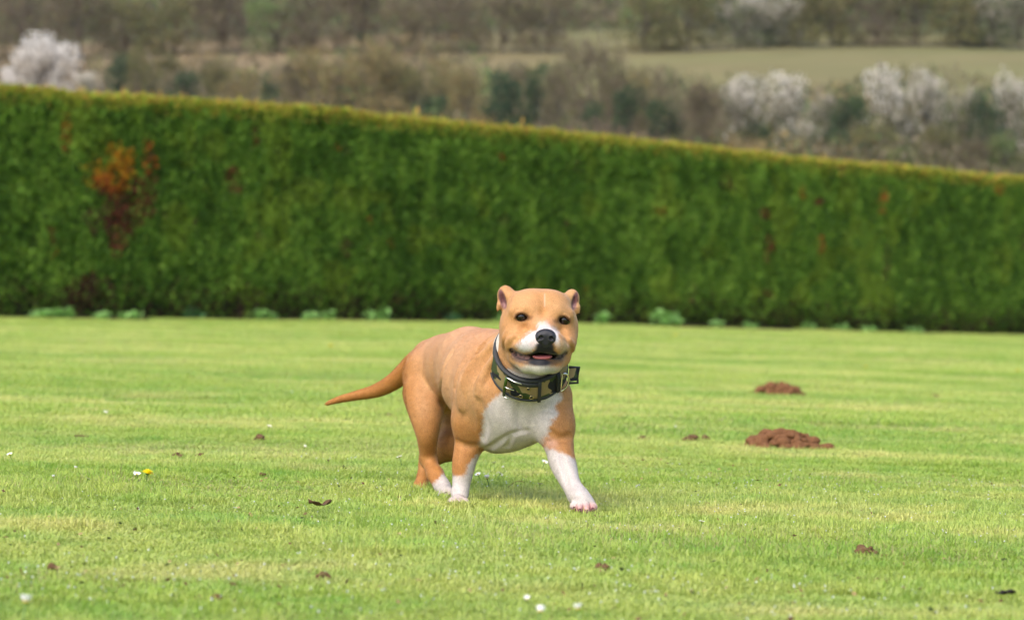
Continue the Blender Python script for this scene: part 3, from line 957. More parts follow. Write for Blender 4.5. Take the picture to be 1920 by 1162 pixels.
def lawn_material():
    m, t, b = new_mat("lawn_soil")
    g = t.nodes.new("ShaderNodeNewGeometry")
    n = t.nodes.new("ShaderNodeTexNoise"); n.inputs["Scale"].default_value = 2.2; n.inputs["Detail"].default_value = 6
    n2 = t.nodes.new("ShaderNodeTexNoise"); n2.inputs["Scale"].default_value = 40; n2.inputs["Detail"].default_value = 3
    t.links.new(g.outputs["Position"], n.inputs["Vector"]); t.links.new(g.outputs["Position"], n2.inputs["Vector"])
    r = t.nodes.new("ShaderNodeValToRGB"); t.links.new(n.outputs[0], r.inputs[0])
    r.color_ramp.elements[0].position = 0.3; r.color_ramp.elements[0].color = (0.20, 0.31, 0.05, 1)
    r.color_ramp.elements[1].position = 0.7; r.color_ramp.elements[1].color = (0.34, 0.42, 0.10, 1)
    mx = t.nodes.new("ShaderNodeMix"); mx.data_type = 'RGBA'; mx.blend_type = 'MULTIPLY'; mx.inputs[0].default_value = 0.6
    mx.inputs[0].default_value = 0.35; t.links.new(r.outputs[0], mx.inputs[6]); t.links.new(n2.outputs[0], mx.inputs[7])
    t.links.new(mx.outputs[2], b.inputs["Base Color"]); b.inputs["Roughness"].default_value = 0.95
    b.inputs["Specular IOR Level"].default_value = 0.1
    return m
xs = np.concatenate([np.linspace(-60, -9, 26)[:-1], np.linspace(-9, 11, 121), np.linspace(11, 60, 26)[1:]])
ys = np.concatenate([np.linspace(-12, 2, 10)[:-1], np.linspace(2, 48, 185)])
XX, YY = np.meshgrid(xs, ys, indexing='ij')
ZZ = gz(XX, YY)
V = np.stack([XX, YY, ZZ], -1).reshape(-1, 3)
nx, ny_ = len(xs), len(ys)
I, J = np.meshgrid(np.arange(nx - 1), np.arange(ny_ - 1), indexing='ij')
Fq = np.stack([I * ny_ + J, (I + 1) * ny_ + J, (I + 1) * ny_ + J + 1, I * ny_ + J + 1], -1).reshape(-1, 4)
lawn = make_obj("lawn", V, Fq, lawn_material())
tag(lawn, kind="structure")

def blade_material():
    m, t, b = new_mat("grass_blades")
    a = t.nodes.new("ShaderNodeAttribute"); a.attribute_name = "Col"
    sep = t.nodes.new("ShaderNodeSeparateColor"); t.links.new(a.outputs["Color"], sep.inputs[0])
    g = t.nodes.new("ShaderNodeNewGeometry")
    def noise(scale, det, mp=None):
        n = t.nodes.new("ShaderNodeTexNoise"); n.inputs["Scale"].default_value = scale; n.inputs["Detail"].default_value = det
        if mp:
            q = t.nodes.new("ShaderNodeMapping"); q.inputs["Scale"].default_value = mp; q.inputs["Rotation"].default_value = (0, 0, 0.12)
            t.links.new(g.outputs["Position"], q.inputs[0]); t.links.new(q.outputs[0], n.inputs["Vector"])
        else: t.links.new(g.outputs["Position"], n.inputs["Vector"])
        return n.outputs[0]
    def mrange(x, a0, a1, b0=0, b1=1):
        q = t.nodes.new("ShaderNodeMapRange"); q.inputs[1].default_value = a0; q.inputs[2].default_value = a1; q.inputs[3].default_value = b0; q.inputs[4].default_value = b1
        t.links.new(x, q.inputs[0]); return q.outputs[0]
    def mix(f, c1, c2):
        x = t.nodes.new("ShaderNodeMix"); x.data_type = 'RGBA'
        for i, c in ((6, c1), (7, c2)):
            if isinstance(c, tuple): x.inputs[i].default_value = (*c, 1)
            else: t.links.new(c, x.inputs[i])
        if hasattr(f, 'links') or not isinstance(f, float): t.links.new(f, x.inputs[0])
        else: x.inputs[0].default_value = f
        return x.outputs[2]
    def mul(a_, b_):
        q = t.nodes.new("ShaderNodeMath"); q.operation = 'MULTIPLY'
        for i, c in enumerate((a_, b_)):
            if isinstance(c, float): q.inputs[i].default_value = c
            else: t.links.new(c, q.inputs[i])
        return q.outputs[0]
    def add(a_, b_):
        q = t.nodes.new("ShaderNodeMath"); q.operation = 'ADD'; q.use_clamp = True
        t.links.new(a_, q.inputs[0]); t.links.new(b_, q.inputs[1]); return q.outputs[0]
    big = mrange(noise(1.1, 6, (0.50, 1.0, 1.0)), 0.38, 0.62)      # mown streaks across the view
    mid = mrange(noise(4.5, 5), 0.42, 0.62)
    fine = mrange(noise(14.0, 4), 0.35, 0.65)
    c = mix(sep.outputs[0], GRASS_A, GRASS_B)               # per-blade hue
    c = mix(mul(big, 0.8), c, GRASS_C)
    cool = mrange(noise(0.8, 5, (0.55, 0.9, 1.0)), 0.50, 0.62)
    c = mix(mul(cool, 0.6), c, (0.17, 0.345, 0.045))
    worn = mrange(noise(2.2, 7, (0.55, 1.0, 1.0)), 0.54, 0.64)
    c = mix(mul(worn, 0.62), c, (0.64, 0.57, 0.22))                            # yellower, mown areas
    c = mix(mul(mid, 0.5), c, GRASS_D)
    c = mix(mul(fine, 0.5), c, GRASS_E)                            # fresher tufts
    dry = mrange(sep.outputs[1], 0.80, 0.84)                               # some straw blades
    patch = mrange(noise(1.3, 5, (0.5, 1.0, 1.0)), 0.50, 0.66)
    c = mix(mul(dry, add(mrange(patch, 0, 1, 0.28, 0.8), mul(patch, 0.2))), c, (0.42, 0.36, 0.16))
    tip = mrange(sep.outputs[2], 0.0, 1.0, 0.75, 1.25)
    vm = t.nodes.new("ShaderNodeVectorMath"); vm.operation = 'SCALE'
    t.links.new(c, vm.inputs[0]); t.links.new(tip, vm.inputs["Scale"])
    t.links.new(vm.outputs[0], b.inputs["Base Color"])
    b.inputs["Roughness"].default_value = 0.38
    b.inputs["Specular IOR Level"].default_value = 0.45
    tr = t.nodes.new("ShaderNodeBsdfTranslucent"); t.links.new(vm.outputs[0], tr.inputs[0])
    mx = t.nodes.new("ShaderNodeMixShader"); mx.inputs[0].default_value = 0.4
    t.links.new(b.outputs[0], mx.inputs[1]); t.links.new(tr.outputs[0], mx.inputs[2])
    t.links.new(mx.outputs[0], t.nodes["Material Output"].inputs[0])
    return m
GRASS_A, GRASS_B, GRASS_C, GRASS_D, GRASS_E = (0.20, 0.335, 0.030), (0.38, 0.50, 0.070), (0.65, 0.64, 0.20), (0.19, 0.42, 0.045), (0.53, 0.57, 0.12)
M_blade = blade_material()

def blade_patch(size, count, h0, h1, w, seed, lean=1.1):
    r = np.random.default_rng(seed)
    x = r.uniform(-size / 2, size / 2, count); y = r.uniform(-size / 2, size / 2, count)
    clump = fbm(x * 9 / size * 0.5 + seed, y * 9 / size * 0.5, 0, 2)
    h = r.uniform(h0, h1, count) * (0.65 + 0.7 * clump)
    yaw = r.uniform(0, 2 * math.pi, count); ln = h * r.uniform(0.1, lean, count)
    ww = w * r.uniform(0.6, 1.3, count)
    broad = r.uniform(0, 1, count) < 0.05
    ww = np.where(broad, ww * 2.6, ww); h = np.where(broad, h * 0.7, h)
    tall = r.uniform(0, 1, count) < 0.03
    h = np.where(tall, h * 1.5, h)
    dx, dy = np.cos(yaw), np.sin(yaw); sx, sy = -dy, dx
    def P(f, wf, zf):
        q = f * f
        return [np.stack([x + dx * ln * q + sx * ww * wf * s_, y + dy * ln * q + sy * ww * wf * s_, h * zf], -1) for s_ in (-0.5, 0.5)]
    a = P(0.0, 0.8, -0.15); b_ = P(0.55, 1.0, 0.55)
    c_ = np.stack([x + dx * ln, y + dy * ln, h * (0.95 - 0.25 * (ln / h) ** 2)], -1)
    V = np.stack([a[0], a[1], b_[1], b_[0], c_], 1).reshape(-1, 3)
    base = np.arange(count) * 5
    tri = np.concatenate([np.stack([base, base + 1, base + 2], 1), np.stack([base, base + 2, base + 3], 1), np.stack([base + 3, base + 2, base + 4], 1)])
    hue = np.clip(0.5 + 0.9 * (clump - 0.5) + r.normal(0, 0.25, count), 0, 1); dr = r.uniform(0, 1, count)
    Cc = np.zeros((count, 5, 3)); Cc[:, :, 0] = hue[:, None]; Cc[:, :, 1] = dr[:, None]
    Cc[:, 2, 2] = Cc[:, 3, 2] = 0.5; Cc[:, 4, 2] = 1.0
    return V, tri, Cc.reshape(-1, 3)

GRASS_COL = bpy.data.collections.new("grass_tuft_patterns")     # not linked to the scene: only instanced
def patch_set(tag_, size, count, h0, h1, w, n, seed):
    colx = bpy.data.collections.new("grass_" + tag_)
    for i in range(n):
        V, T, Cc = blade_patch(size, count, h0, h1, w, seed + i)
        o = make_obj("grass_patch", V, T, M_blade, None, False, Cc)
        COL.objects.unlink(o); colx.objects.link(o)
    return colx

def scatter(name, pts, rots, scl, colx):
    me = bpy.data.meshes.new(name)
    me.vertices.add(len(pts)); me.vertices.foreach_set("co", np.asarray(pts, np.float32).ravel())
    a = me.attributes.new("rot", 'FLOAT_VECTOR', 'POINT'); a.data.foreach_set("vector", np.asarray(rots, np.float32).ravel())
    a = me.attributes.new("scl", 'FLOAT_VECTOR', 'POINT'); a.data.foreach_set("vector", np.asarray(scl, np.float32).ravel())
    o = bpy.data.objects.new(name, me); COL.objects.link(o)
    ng = bpy.data.node_groups.new(name + "_scatter", 'GeometryNodeTree')
    ng.interface.new_socket("Geometry", in_out='INPUT', socket_type='NodeSocketGeometry')
    ng.interface.new_socket("Geometry", in_out='OUTPUT', socket_type='NodeSocketGeometry')
    N = ng.nodes.new; L = ng.links.new
    gi = N("NodeGroupInput"); go = N("NodeGroupOutput")
    mp = N("GeometryNodeMeshToPoints"); ci = N("GeometryNodeCollectionInfo"); ci.inputs["Collection"].default_value = colx
    ci.inputs["Separate Children"].default_value = True; ci.inputs["Reset Children"].default_value = True
    ip = N("GeometryNodeInstanceOnPoints"); ip.inputs["Pick Instance"].default_value = True
    na = N("GeometryNodeInputNamedAttribute"); na.data_type = 'FLOAT_VECTOR'; na.inputs[0].default_value = "rot"
    nb = N("GeometryNodeInputNamedAttribute"); nb.data_type = 'FLOAT_VECTOR'; nb.inputs[0].default_value = "scl"
    er = N("FunctionNodeEulerToRotation")
    L(gi.outputs[0], mp.inputs[0]); L(mp.outputs[0], ip.inputs["Points"]); L(ci.outputs[0], ip.inputs["Instance"])
    L(na.outputs[0], er.inputs[0]); L(er.outputs[0], ip.inputs["Rotation"]); L(nb.outputs[0], ip.inputs["Scale"])
    rv = N("FunctionNodeRandomValue"); rv.data_type = 'INT'
    for s_ in rv.inputs:
        if s_.name == "Max" and s_.type == 'INT': s_.default_value = len(colx.objects) - 1
        if s_.name == "Min" and s_.type == 'INT': s_.default_value = 0
    outi = [s_ for s_ in rv.outputs if s_.type == 'INT'][0]
    L(outi, ip.inputs["Instance Index"])
    L(ip.outputs[0], go.inputs[0])
    md = o.modifiers.new("scatter", 'NODES'); md.node_group = ng
    tag(o, kind="stuff")
    return o

def grass_zone(name, y0, y1, margin, size, colx, hfun=None):
    P = []
    y = y0 + size / 2
    while y < y1 + size / 2:
        hw = 0.178 * y + margin
        n = int(math.ceil(2 * hw / size))
        for i in range(n):
            P.append((-hw + (i + 0.5) * size, y))
        y += size
    P = np.array(P); P = P + rng.uniform(-0.04, 0.04, P.shape) * size
    # keep to the lawn side of the hedge
    P = P[(P[:, 1] < hedge_y(P[:, 0]) + 0.05)]
    e = 0.05
    sxx = (gz(P[:, 0] + e, P[:, 1]) - gz(P[:, 0] - e, P[:, 1])) / (2 * e)
    syy = (gz(P[:, 0], P[:, 1] + e) - gz(P[:, 0], P[:, 1] - e)) / (2 * e)
    Z = gz(P[:, 0], P[:, 1])
    q = rng.integers(0, 4, len(P)) * (math.pi / 2)
    # tilt to the slope after the quarter turn
    R = []
    for i in range(len(P)):
        nn = Vector((-sxx[i], -syy[i], 1)).normalized()
        M_ = nn.to_track_quat('Z', 'Y').to_matrix() @ Matrix.Rotation(q[i], 3, 'Z')
        R.append(M_.to_euler())
    R = np.array(R)
    hs = 0.25 + 1.15 * fbm(P[:, 0] * 1.7, P[:, 1] * 1.7, 5, 3)
    if hfun is not None: hs = hs * hfun(P[:, 0], P[:, 1])
    S = np.stack([np.full(len(P), 1.06), np.full(len(P), 1.06), hs], -1)
    pts = np.column_stack([P, Z])
    return scatter(name, pts, R, S, colx)

HL = ground_hit(0, 597); HM = ground_hit(960, 603); HR = ground_hit(1920, 629)
hdir = (HR - HL)[:2]; hlen = float(np.linalg.norm(hdir)); hdir = hdir / hlen
hnor = np.array((hdir[1], -hdir[0]))           # towards the lawn
if hnor[1] > 0: hnor = -hnor
print("HEDGE", HL, HM, HR, "len", hlen)
def hedge_y(x):
    return HL[1] + (np.asarray(x) - HL[0]) * hdir[1] / hdir[0]

colA = patch_set("near", 0.30, 5200, 0.008, 0.023, 0.0017, 6, 11)
colB = patch_set("middle", 0.60, 7000, 0.012, 0.026, 0.0034, 4, 31)
colC = patch_set("far", 1.20, 12000, 0.014, 0.028, 0.0065, 4, 51)
grass_zone("grass_near", 2.3, 9.2, 3.2, 0.30, colA)
# longer, greener tufts where the mower missed: round the dog's feet and in a band to the right
colD = patch_set("tufts", 0.12, 330, 0.013, 0.031, 0.0018, 4, 71)
tx = rng.uniform(-1.1, 1.25, 1500); ty = rng.uniform(4.9, 6.6, 1500)
kx = (fbm(tx * 2.2, ty * 1.6, 61, 3) > 0.575) | ((np.abs(tx + 0.09) < 0.13) & (ty > 5.98) & (ty < 6.60)) | ((np.abs(tx - 0.14) < 0.09) & (ty > 5.74) & (ty < 5.90))
tx, ty = tx[kx], ty[kx]
scatter("grass_tufts", np.column_stack([tx, ty, gz(tx, ty)]), np.column_stack([0 * tx, 0 * tx, rng.uniform(0, 6.28, len(tx))]),
        np.column_stack([np.ones(len(tx)), np.ones(len(tx)), rng.uniform(0.5, 1.0, len(tx))]), colD)
grass_zone("grass_middle", 9.2, 20.0, 5.0, 0.60, colB)
grass_zone("grass_far", 20.0, 46.0, 8.0, 1.20, colC)
# ================================================================ HEDGE
hedge_y0 = hedge_y
H_IN = 0.0
def hedge_top(s):
    """height above the ground along the hedge; s metres from the left end of the picture"""
    xs_ = [-12, 0.0, 0.22 * hlen, 0.47 * hlen, 0.735 * hlen, hlen, hlen + 14]
    hs_ = [HT[0], HT[0], HT[1], HT[2], HT[3], HT[4], HT[4]]
    return np.interp(s, xs_, hs_)
HT = []
for px_, top_ in ((0, 160), (480, 192), (960, 237), (1440, 288), (1920, 331)):
    # where the picture column meets the hedge plane, then the height of the ray there
    Y = 20.0
    for _ in range(60):
        p = pix(px_, top_, Y); Y = 0.5 * Y + 0.5 * float(hedge_y(p[0]))
    p = pix(px_, top_, Y)
    HT.append(float(p[2] - gz(p[0], p[1])))
print("hedge heights", HT)
S0, S1 = -11.0, hlen + 12.0
HTHICK = 1.0
def hpt(s, d, z):
    """s along, d out towards the lawn, z height above the ground"""
    x = HL[0] + hdir[0] * s + hnor[0] * d; y = HL[1] + hdir[1] * s + hnor[1] * d
    return np.stack([x, y, gz(x, y) + z], -1)
def hbulge(s, z):
    """clipped face with soft swells where each plant of the row stands"""
    return 0.07 * (fbm(s * 1.1, z * 0.7, 3, 3) - 0.5) + 0.04 * (fbm(s * 4.5, z * 3.0, 8, 2) - 0.5) - 0.06 * smooth01((0.35 - z) / 0.35)
hrng = np.random.default_rng(3)
def sprays(n, where):
    s = hrng.uniform(S0, S1, n)
    u = hrng.uniform(0, 1, n)
    top = hedge_top(s) + 0.03 * (fbm(s * 2.2, 0 * s, 1, 3) - 0.5) * 2
    if where == 'front':
        z = 0.03 + (top - 0.03) * u
        keep = (z > 0.34) | (hrng.uniform(0, 1, n) < 0.35 + z / 0.55)
        s, u, top, z = s[keep], u[keep], top[keep], z[keep]
        d = hbulge(s, z) - hrng.uniform(0, 1, len(s)) ** 1.6 * 0.13
        gap = fbm(s * 3.1, z * 2.4, 21, 3)
        d = d - 0.05 * smooth01((0.40 - gap) / 0.12)
        nrmv = np.stack([np.full(len(s), hnor[0]), np.full(len(s), hnor[1]), np.full(len(s), 0.25)], -1)
    elif where == 'top':
        z = top - hrng.uniform(0, 1, n) ** 2 * 0.06; d = -u * HTHICK
        nrmv = np.tile(np.array((0, 0, 1.0)), (n, 1))
    else:
        z = 0.05 + (top - 0.05) * u; d = -HTHICK + hrng.uniform(0, 1, n) * 0.08
        nrmv = np.tile(np.array((-hnor[0], -hnor[1], 0.2)), (n, 1))
    m = len(s)
    c = hpt(s, d, z)
    L = hrng.uniform(0.035, 0.085, m); W = L * hrng.uniform(0.22, 0.42, m)
    if where == 'top':
        L = L * 0.75
    # growth direction: outwards and up
    g = nrmv * hrng.uniform(0.25, 1.0, (m, 1)) + np.array((0, 0, 1.0)) * hrng.uniform(0.1, 1.1, (m, 1)) + hrng.normal(0, 0.45, (m, 3))
    g /= np.linalg.norm(g, axis=1)[:, None]
    side = np.cross(g, hrng.normal(0, 1, (m, 3))); side /= np.linalg.norm(side, axis=1)[:, None] + 1e-9
    nn = np.cross(g, side)
    a = c - g * L[:, None] * 0.5
    b1 = c + side * W[:, None] * 0.5 + nn * (W * 0.15)[:, None]
    b2 = c - side * W[:, None] * 0.5 + nn * (W * 0.15)[:, None]
    t_ = c + g * L[:, None] * 0.5
    V = np.stack([a, b1, t_, b2], 1).reshape(-1, 3)
    # pigment
    r = hrng.uniform(0, 1, m)
    big = fbm(s * 1.4, z * 1.0, 40, 3); sm = fbm(s * 7, z * 5, 50, 2)
    dk = np.array((0.055, 0.120, 0.015)); md = np.array((0.120, 0.235, 0.026)); lt = np.array((0.235, 0.375, 0.05)); ye = np.array((0.33, 0.38, 0.035))
    f = np.clip(0.50 + 0.7 * (big - 0.5) + 1.0 * (sm - 0.5) + hrng.normal(0, 0.30, m), 0, 1)[:, None]
    col = np.where(f < 0.5, dk + (md - dk) * f * 2, md + (lt - md) * (f - 0.5) * 2)
    yl = smooth01((fbm(s * 2.3, z * 2.2, 77, 3) - 0.60) / 0.08)[:, None] * 0.25
    col = col * (1 - yl) + ye * yl
    # dying patches: orange to red-brown
    sp = s / hlen * 1920.0                                   # rough picture columns, only to lay the patches out along the row
    zz = z
    def patch(s0, z0, rs, rz, colr, dens, rough=0.5):
        nonlocal col
        q = np.sqrt(((s - s0) / rs) ** 2 + ((zz - z0) / rz) ** 2) + (fbm(s * 9, zz * 5, s0, 3) - 0.5) * rough * 3
        k = (q < 1) & (hrng.uniform(0, 1, m) < dens)
        jit = 0.7 + 0.6 * hrng.uniform(0, 1, (m, 1))
        col = np.where(k[:, None], np.array(colr) * jit, col)
    for P_ in HPATCH: patch(*P_)
    for P_ in hspecks: patch(*P_)
    # scorched thin top growth
    if where == 'top':
        k = hrng.uniform(0, 1, m)[:, None]
        col = np.where(k < 0.40, np.array((0.46, 0.27, 0.05)), np.where(k < 0.9, np.array((0.40, 0.38, 0.045)), col))
    elif where == 'front':
        e = smooth01((zz - top + 0.24) / 0.24)
        k = hrng.uniform(0, 1, m) < e * 0.85
        col = np.where(k[:, None], np.where(hrng.uniform(0, 1, m)[:, None] < 0.3 + 0.1 * e[:, None], np.array((0.42, 0.28, 0.05)), np.array((0.34, 0.38, 0.04))), col)
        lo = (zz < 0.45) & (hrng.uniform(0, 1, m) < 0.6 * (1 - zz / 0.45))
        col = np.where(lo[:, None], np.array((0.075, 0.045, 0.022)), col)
    col = col * (0.85 + 0.3 * r[:, None])
    Cc = np.repeat(col, 4, axis=0)
    F_ = np.arange(m * 4).reshape(m, 4)
    return V, F_, Cc
def hs_at(px_, py_):
    """along-hedge s and height z of a picture point on the hedge face"""
    Y = 25.0
    for _ in range(80):
        p = pix(px_, py_, Y); Y = 0.5 * Y + 0.5 * float(hedge_y(p[0]))
    p = pix(px_, py_, Y)
    return float(np.dot((p - HL)[:2], hdir)), float(p[2] - gz(p[0], p[1]))
def HP(px_, py_, rx, ry, colr, dens, rough=0.5):
    s_, z_ = hs_at(px_, py_); s2, _ = hs_at(px_ + rx, py_); _, z2 = hs_at(px_, py_ - ry)
    return (s_, z_, abs(s2 - s_), abs(z2 - z_), colr, dens, rough)
OR1, OR2, RB, RB2 = (0.60, 0.27, 0.02), (0.42, 0.11, 0.02), (0.17, 0.045, 0.026), (0.12, 0.05, 0.032)
HPATCH = [HP(228, 370, 62, 60, RB, 0.55, 0.7), HP(205, 405, 40, 40, RB2, 0.45, 0.7), HP(220, 315, 32, 46, OR1, 0.55, 0.9), HP(178, 325, 18, 46, OR1, 0.45, 0.9), HP(240, 300, 16, 28, OR1, 0.45, 0.9), HP(205, 355, 30, 28, OR2, 0.45, 0.9),
          HP(222, 425, 20, 60, RB, 0.5), HP(124, 262, 12, 42, OR2, 0.5), HP(282, 300, 13, 42, OR2, 0.45), HP(285, 350, 15, 45, RB, 0.45),
          HP(170, 545, 42, 45, RB2, 0.55), HP(480, 250, 9, 26, RB, 0.4), HP(443, 335, 16, 26, RB, 0.4), HP(100, 440, 8, 24, RB, 0.35),
          HP(1435, 398, 9, 14, RB, 0.5), HP(1444, 465, 9, 24, RB, 0.5), HP(1655, 375, 10, 26, OR2, 0.4), HP(1540, 462, 8, 18, OR2, 0.4), HP(1872, 348, 8, 18, OR2, 0.45),
          HP(1440, 552, 7, 12, RB, 0.5), HP(1537, 380, 8, 9, RB, 0.5), HP(1663, 500, 10, 40, RB2, 0.35), HP(648, 465, 8, 22, RB2, 0.4), HP(1000, 600, 9, 12, RB, 0.4)]
hspecks = [HP(hrng.uniform(-400, 2400), hrng.uniform(250, 560), hrng.uniform(4, 10), hrng.uniform(6, 20), RB2 if hrng.uniform() < .6 else OR2, 0.3) for _ in range(34)]
VF, FF, CF = [], [], []; off = 0
for n_, w_ in ((500000, 'front'), (74000, 'top'), (44000, 'back')):
    v_, f_, c_ = sprays(n_, w_)
    VF.append(v_); FF.append(f_ + off); CF.append(c_); off += len(v_)
# a few taller shoots left standing above the clipped top
ss = hrng.uniform(S0, S1, 2600); zt = hedge_top(ss); m = len(ss)
c0 = hpt(ss, -hrng.uniform(0, HTHICK, m), zt); hh = hrng.uniform(0.02, 0.075, m)[:, None] * np.where(hrng.uniform(0, 1, (m, 1)) < 0.04, 1.9, 1)
gd = hrng.normal(0, 0.25, (m, 3)) + np.array((0, 0, 1)); gd /= np.linalg.norm(gd, axis=1)[:, None]
sd_ = np.cross(gd, hrng.normal(0, 1, (m, 3))); sd_ /= np.linalg.norm(sd_, axis=1)[:, None]
v_ = np.stack([c0, c0 + gd * hh * .6 + sd_ * hh * .13, c0 + gd * hh, c0 + gd * hh * .6 - sd_ * hh * .13], 1).reshape(-1, 3)
cc_ = np.where(hrng.uniform(0, 1, (m, 1)) < 0.5, np.array((0.46, 0.28, 0.06)), np.array((0.40, 0.40, 0.05)))
VF.append(v_); FF.append(np.arange(m * 4).reshape(m, 4) + off); CF.append(np.repeat(cc_, 4, axis=0))
hedge_base = hpt(np.array([hlen / 2]), np.array([-HTHICK / 2]), np.array([0.0]))[0]
hedge = empty("hedge", hedge_base)
tag(hedge, "long clipped green conifer hedge with yellowed top and one orange dead patch, behind the lawn", "hedge")
M_leaf = vcol_mat("conifer_sprays", 0.62, 0.12, 0.22)
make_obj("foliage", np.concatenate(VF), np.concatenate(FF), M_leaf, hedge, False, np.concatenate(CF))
# dense dark interior
n_s = 160; prof = 14
V = []; 
sv = np.linspace(S0 + 0.05, S1 - 0.05, n_s)
for s_ in sv:
    tp = float(hedge_top(s_)) - 0.07
    pr = [(-0.16, -0.03), (-0.13, tp * 0.4), (-0.13, tp * 0.75), (-0.12, tp), (-HTHICK + 0.1, tp), (-HTHICK + 0.1, tp * 0.5), (-HTHICK + 0.1, -0.03)]
    for d_, z_ in pr:
        V.append(hpt(np.array([s_]), np.array([d_ + 0.04 * math.sin(s_ * 7 + z_ * 5)]), np.array([z_]))[0])
k = 7; Fc = []
for i in range(n_s - 1):
    for j in range(k):
        Fc.append((i * k + j, i * k + (j + 1) % k, (i + 1) * k + (j + 1) % k, (i + 1) * k + j))
Fc.append(tuple(range(k))); Fc.append(tuple((n_s - 1) * k + j for j in range(k))[::-1])
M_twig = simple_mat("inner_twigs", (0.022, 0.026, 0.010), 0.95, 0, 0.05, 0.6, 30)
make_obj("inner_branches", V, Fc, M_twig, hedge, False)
# bare stems under the skirt of the hedge
M_stem = simple_mat("hedge_bark", (0.085, 0.055, 0.038), 0.9, 0, 0.1, 0.35, 60)
s_ = S0 + 0.3
while s_ < S1:
    b = MB(); d0 = -0.20 + hrng.uniform(-0.06, 0.06)
    for q in range(3):
        a0 = hpt(np.array([s_]), np.array([d0]), np.array([-0.03]))[0]
        a1 = hpt(np.array([s_ + hrng.uniform(-.08, .08)]), np.array([d0 + hrng.uniform(-.03, .09)]), np.array([0.28]))[0]
        a2 = hpt(np.array([s_ + hrng.uniform(-.2, .2)]), np.array([d0 + hrng.uniform(-.05, .04)]), np.array([0.75]))[0]
        b.tube([a0, a1, a2], [0.024, 0.017, 0.008], 7)
    b.build("stem", M_stem, hedge)
    s_ += hrng.uniform(0.55, 0.75)
# bare soil strip beneath it
V = []; Fc = []
for i, s_ in enumerate(np.linspace(S0 - 0.5, S1 + 0.5, 150)):
    fr_ = 0.10 + 0.05 * math.sin(s_ * 3.1) * math.sin(s_ * 1.3)
    for d_, z_ in ((fr_, 0.004), (fr_ - 0.08, 0.02), (-0.5, 0.03), (-1.5, 0.02)):
        V.append(hpt(np.array([s_]), np.array([d_]), np.array([z_]))[0])
for i in range(149):
    for j in range(3): Fc.append((i * 4 + j, i * 4 + j + 1, (i + 1) * 4 + j + 1, (i + 1) * 4 + j))
soil = make_obj("soil_strip", V, Fc, simple_mat("leaf_litter_soil", (0.05, 0.034, 0.022), 0.95, 0, 0.1, 0.6, 25, 0.01)); tag(soil, kind="structure")

# leafy plants at the foot of the hedge
def leafy_plant(name, px_, py_, wpx, hpx, label, seed, col=(0.20, 0.42, 0.13), tall=False, lane=0.12):
    r = np.random.default_rng(seed)
    s_, _ = hs_at(px_, py_)
    base = hpt(np.array([s_]), np.array([lane]), np.array([0.0]))[0]
    sc_ = base[1] / FPX
    Wd, Hh = wpx * sc_ / 2, hpx * sc_
    n = int(20 + wpx * 1.2)
    V = []; Fc = []; Cc = []
    for i in range(n):
        ax_ = r.uniform(-1, 1); ay_ = r.uniform(-0.6, 0.6)
        hz = Hh * (0.25 + 1.0 * vnoise(ax_ * 3.5 + seed, 0.5, 0.5)) * r.uniform(0.1, 1.05)
        c = base + np.array((hdir[0] * ax_ * Wd + hnor[0] * ay_ * 0.10, hdir[1] * ax_ * Wd + hnor[1] * ay_ * 0.10, hz))
        L = r.uniform(0.035, 0.10) * (0.8 + 0.4 * (hpx > 25)); W = L * r.uniform(0.55, 0.8)
        g = np.array((r.normal(0, 0.8), r.normal(-0.3, 0.6), r.uniform(0.0, 0.9))); g /= np.linalg.norm(g)
        sd2 = np.cross(g, np.array((r.normal(0, 0.3), r.normal(0, 0.3), 1.0))); sd2 /= np.linalg.norm(sd2) + 1e-9
        nn = np.cross(sd2, g)
        k0 = len(V)
        V += [c - g * L * .5, c - g * L * .15 + sd2 * W * .45 - nn * L * .02, c + g * L * .25 + sd2 * W * .35, c + g * L * .5 - nn * L * .12, c + g * L * .25 - sd2 * W * .35, c - g * L * .15 - sd2 * W * .45, c + g * L * .05 - nn * L * .08]
        Fc += [(k0, k0 + 1, k0 + 6), (k0 + 1, k0 + 2, k0 + 6), (k0 + 2, k0 + 3, k0 + 6), (k0 + 3, k0 + 4, k0 + 6), (k0 + 4, k0 + 5, k0 + 6), (k0 + 5, k0, k0 + 6)]
        cj = np.array(col) * r.uniform(0.65, 1.25)
        Cc += [cj] * 7
    root = empty(name, base)
    make_obj("leaves", V, Fc, M_herb, root, False, np.array(Cc))
    b = MB()
    for i in range(1):
        ax_ = r.uniform(-0.8, 0.8)
        b.tube([base + np.array((hdir[0] * ax_ * Wd * .5, hdir[1] * ax_ * Wd * .5, -0.01)), base + np.array((hdir[0] * ax_ * Wd, hdir[1] * ax_ * Wd, Hh * 0.8 * (1 - .5 * ax_ * ax_)))], [0.003, 0.0018], 5)
    b.build("stem_bundle", M_hstem, root)
    tag(root, label, "plant", "leafy weeds at the foot of the hedge")
M_herb = vcol_mat("weed_leaves", 0.5, 0.3, 0.3)
M_hstem = simple_mat("weed_stem", (0.12, 0.22, 0.06), 0.7)
LP = (0.34, 0.58, 0.17)
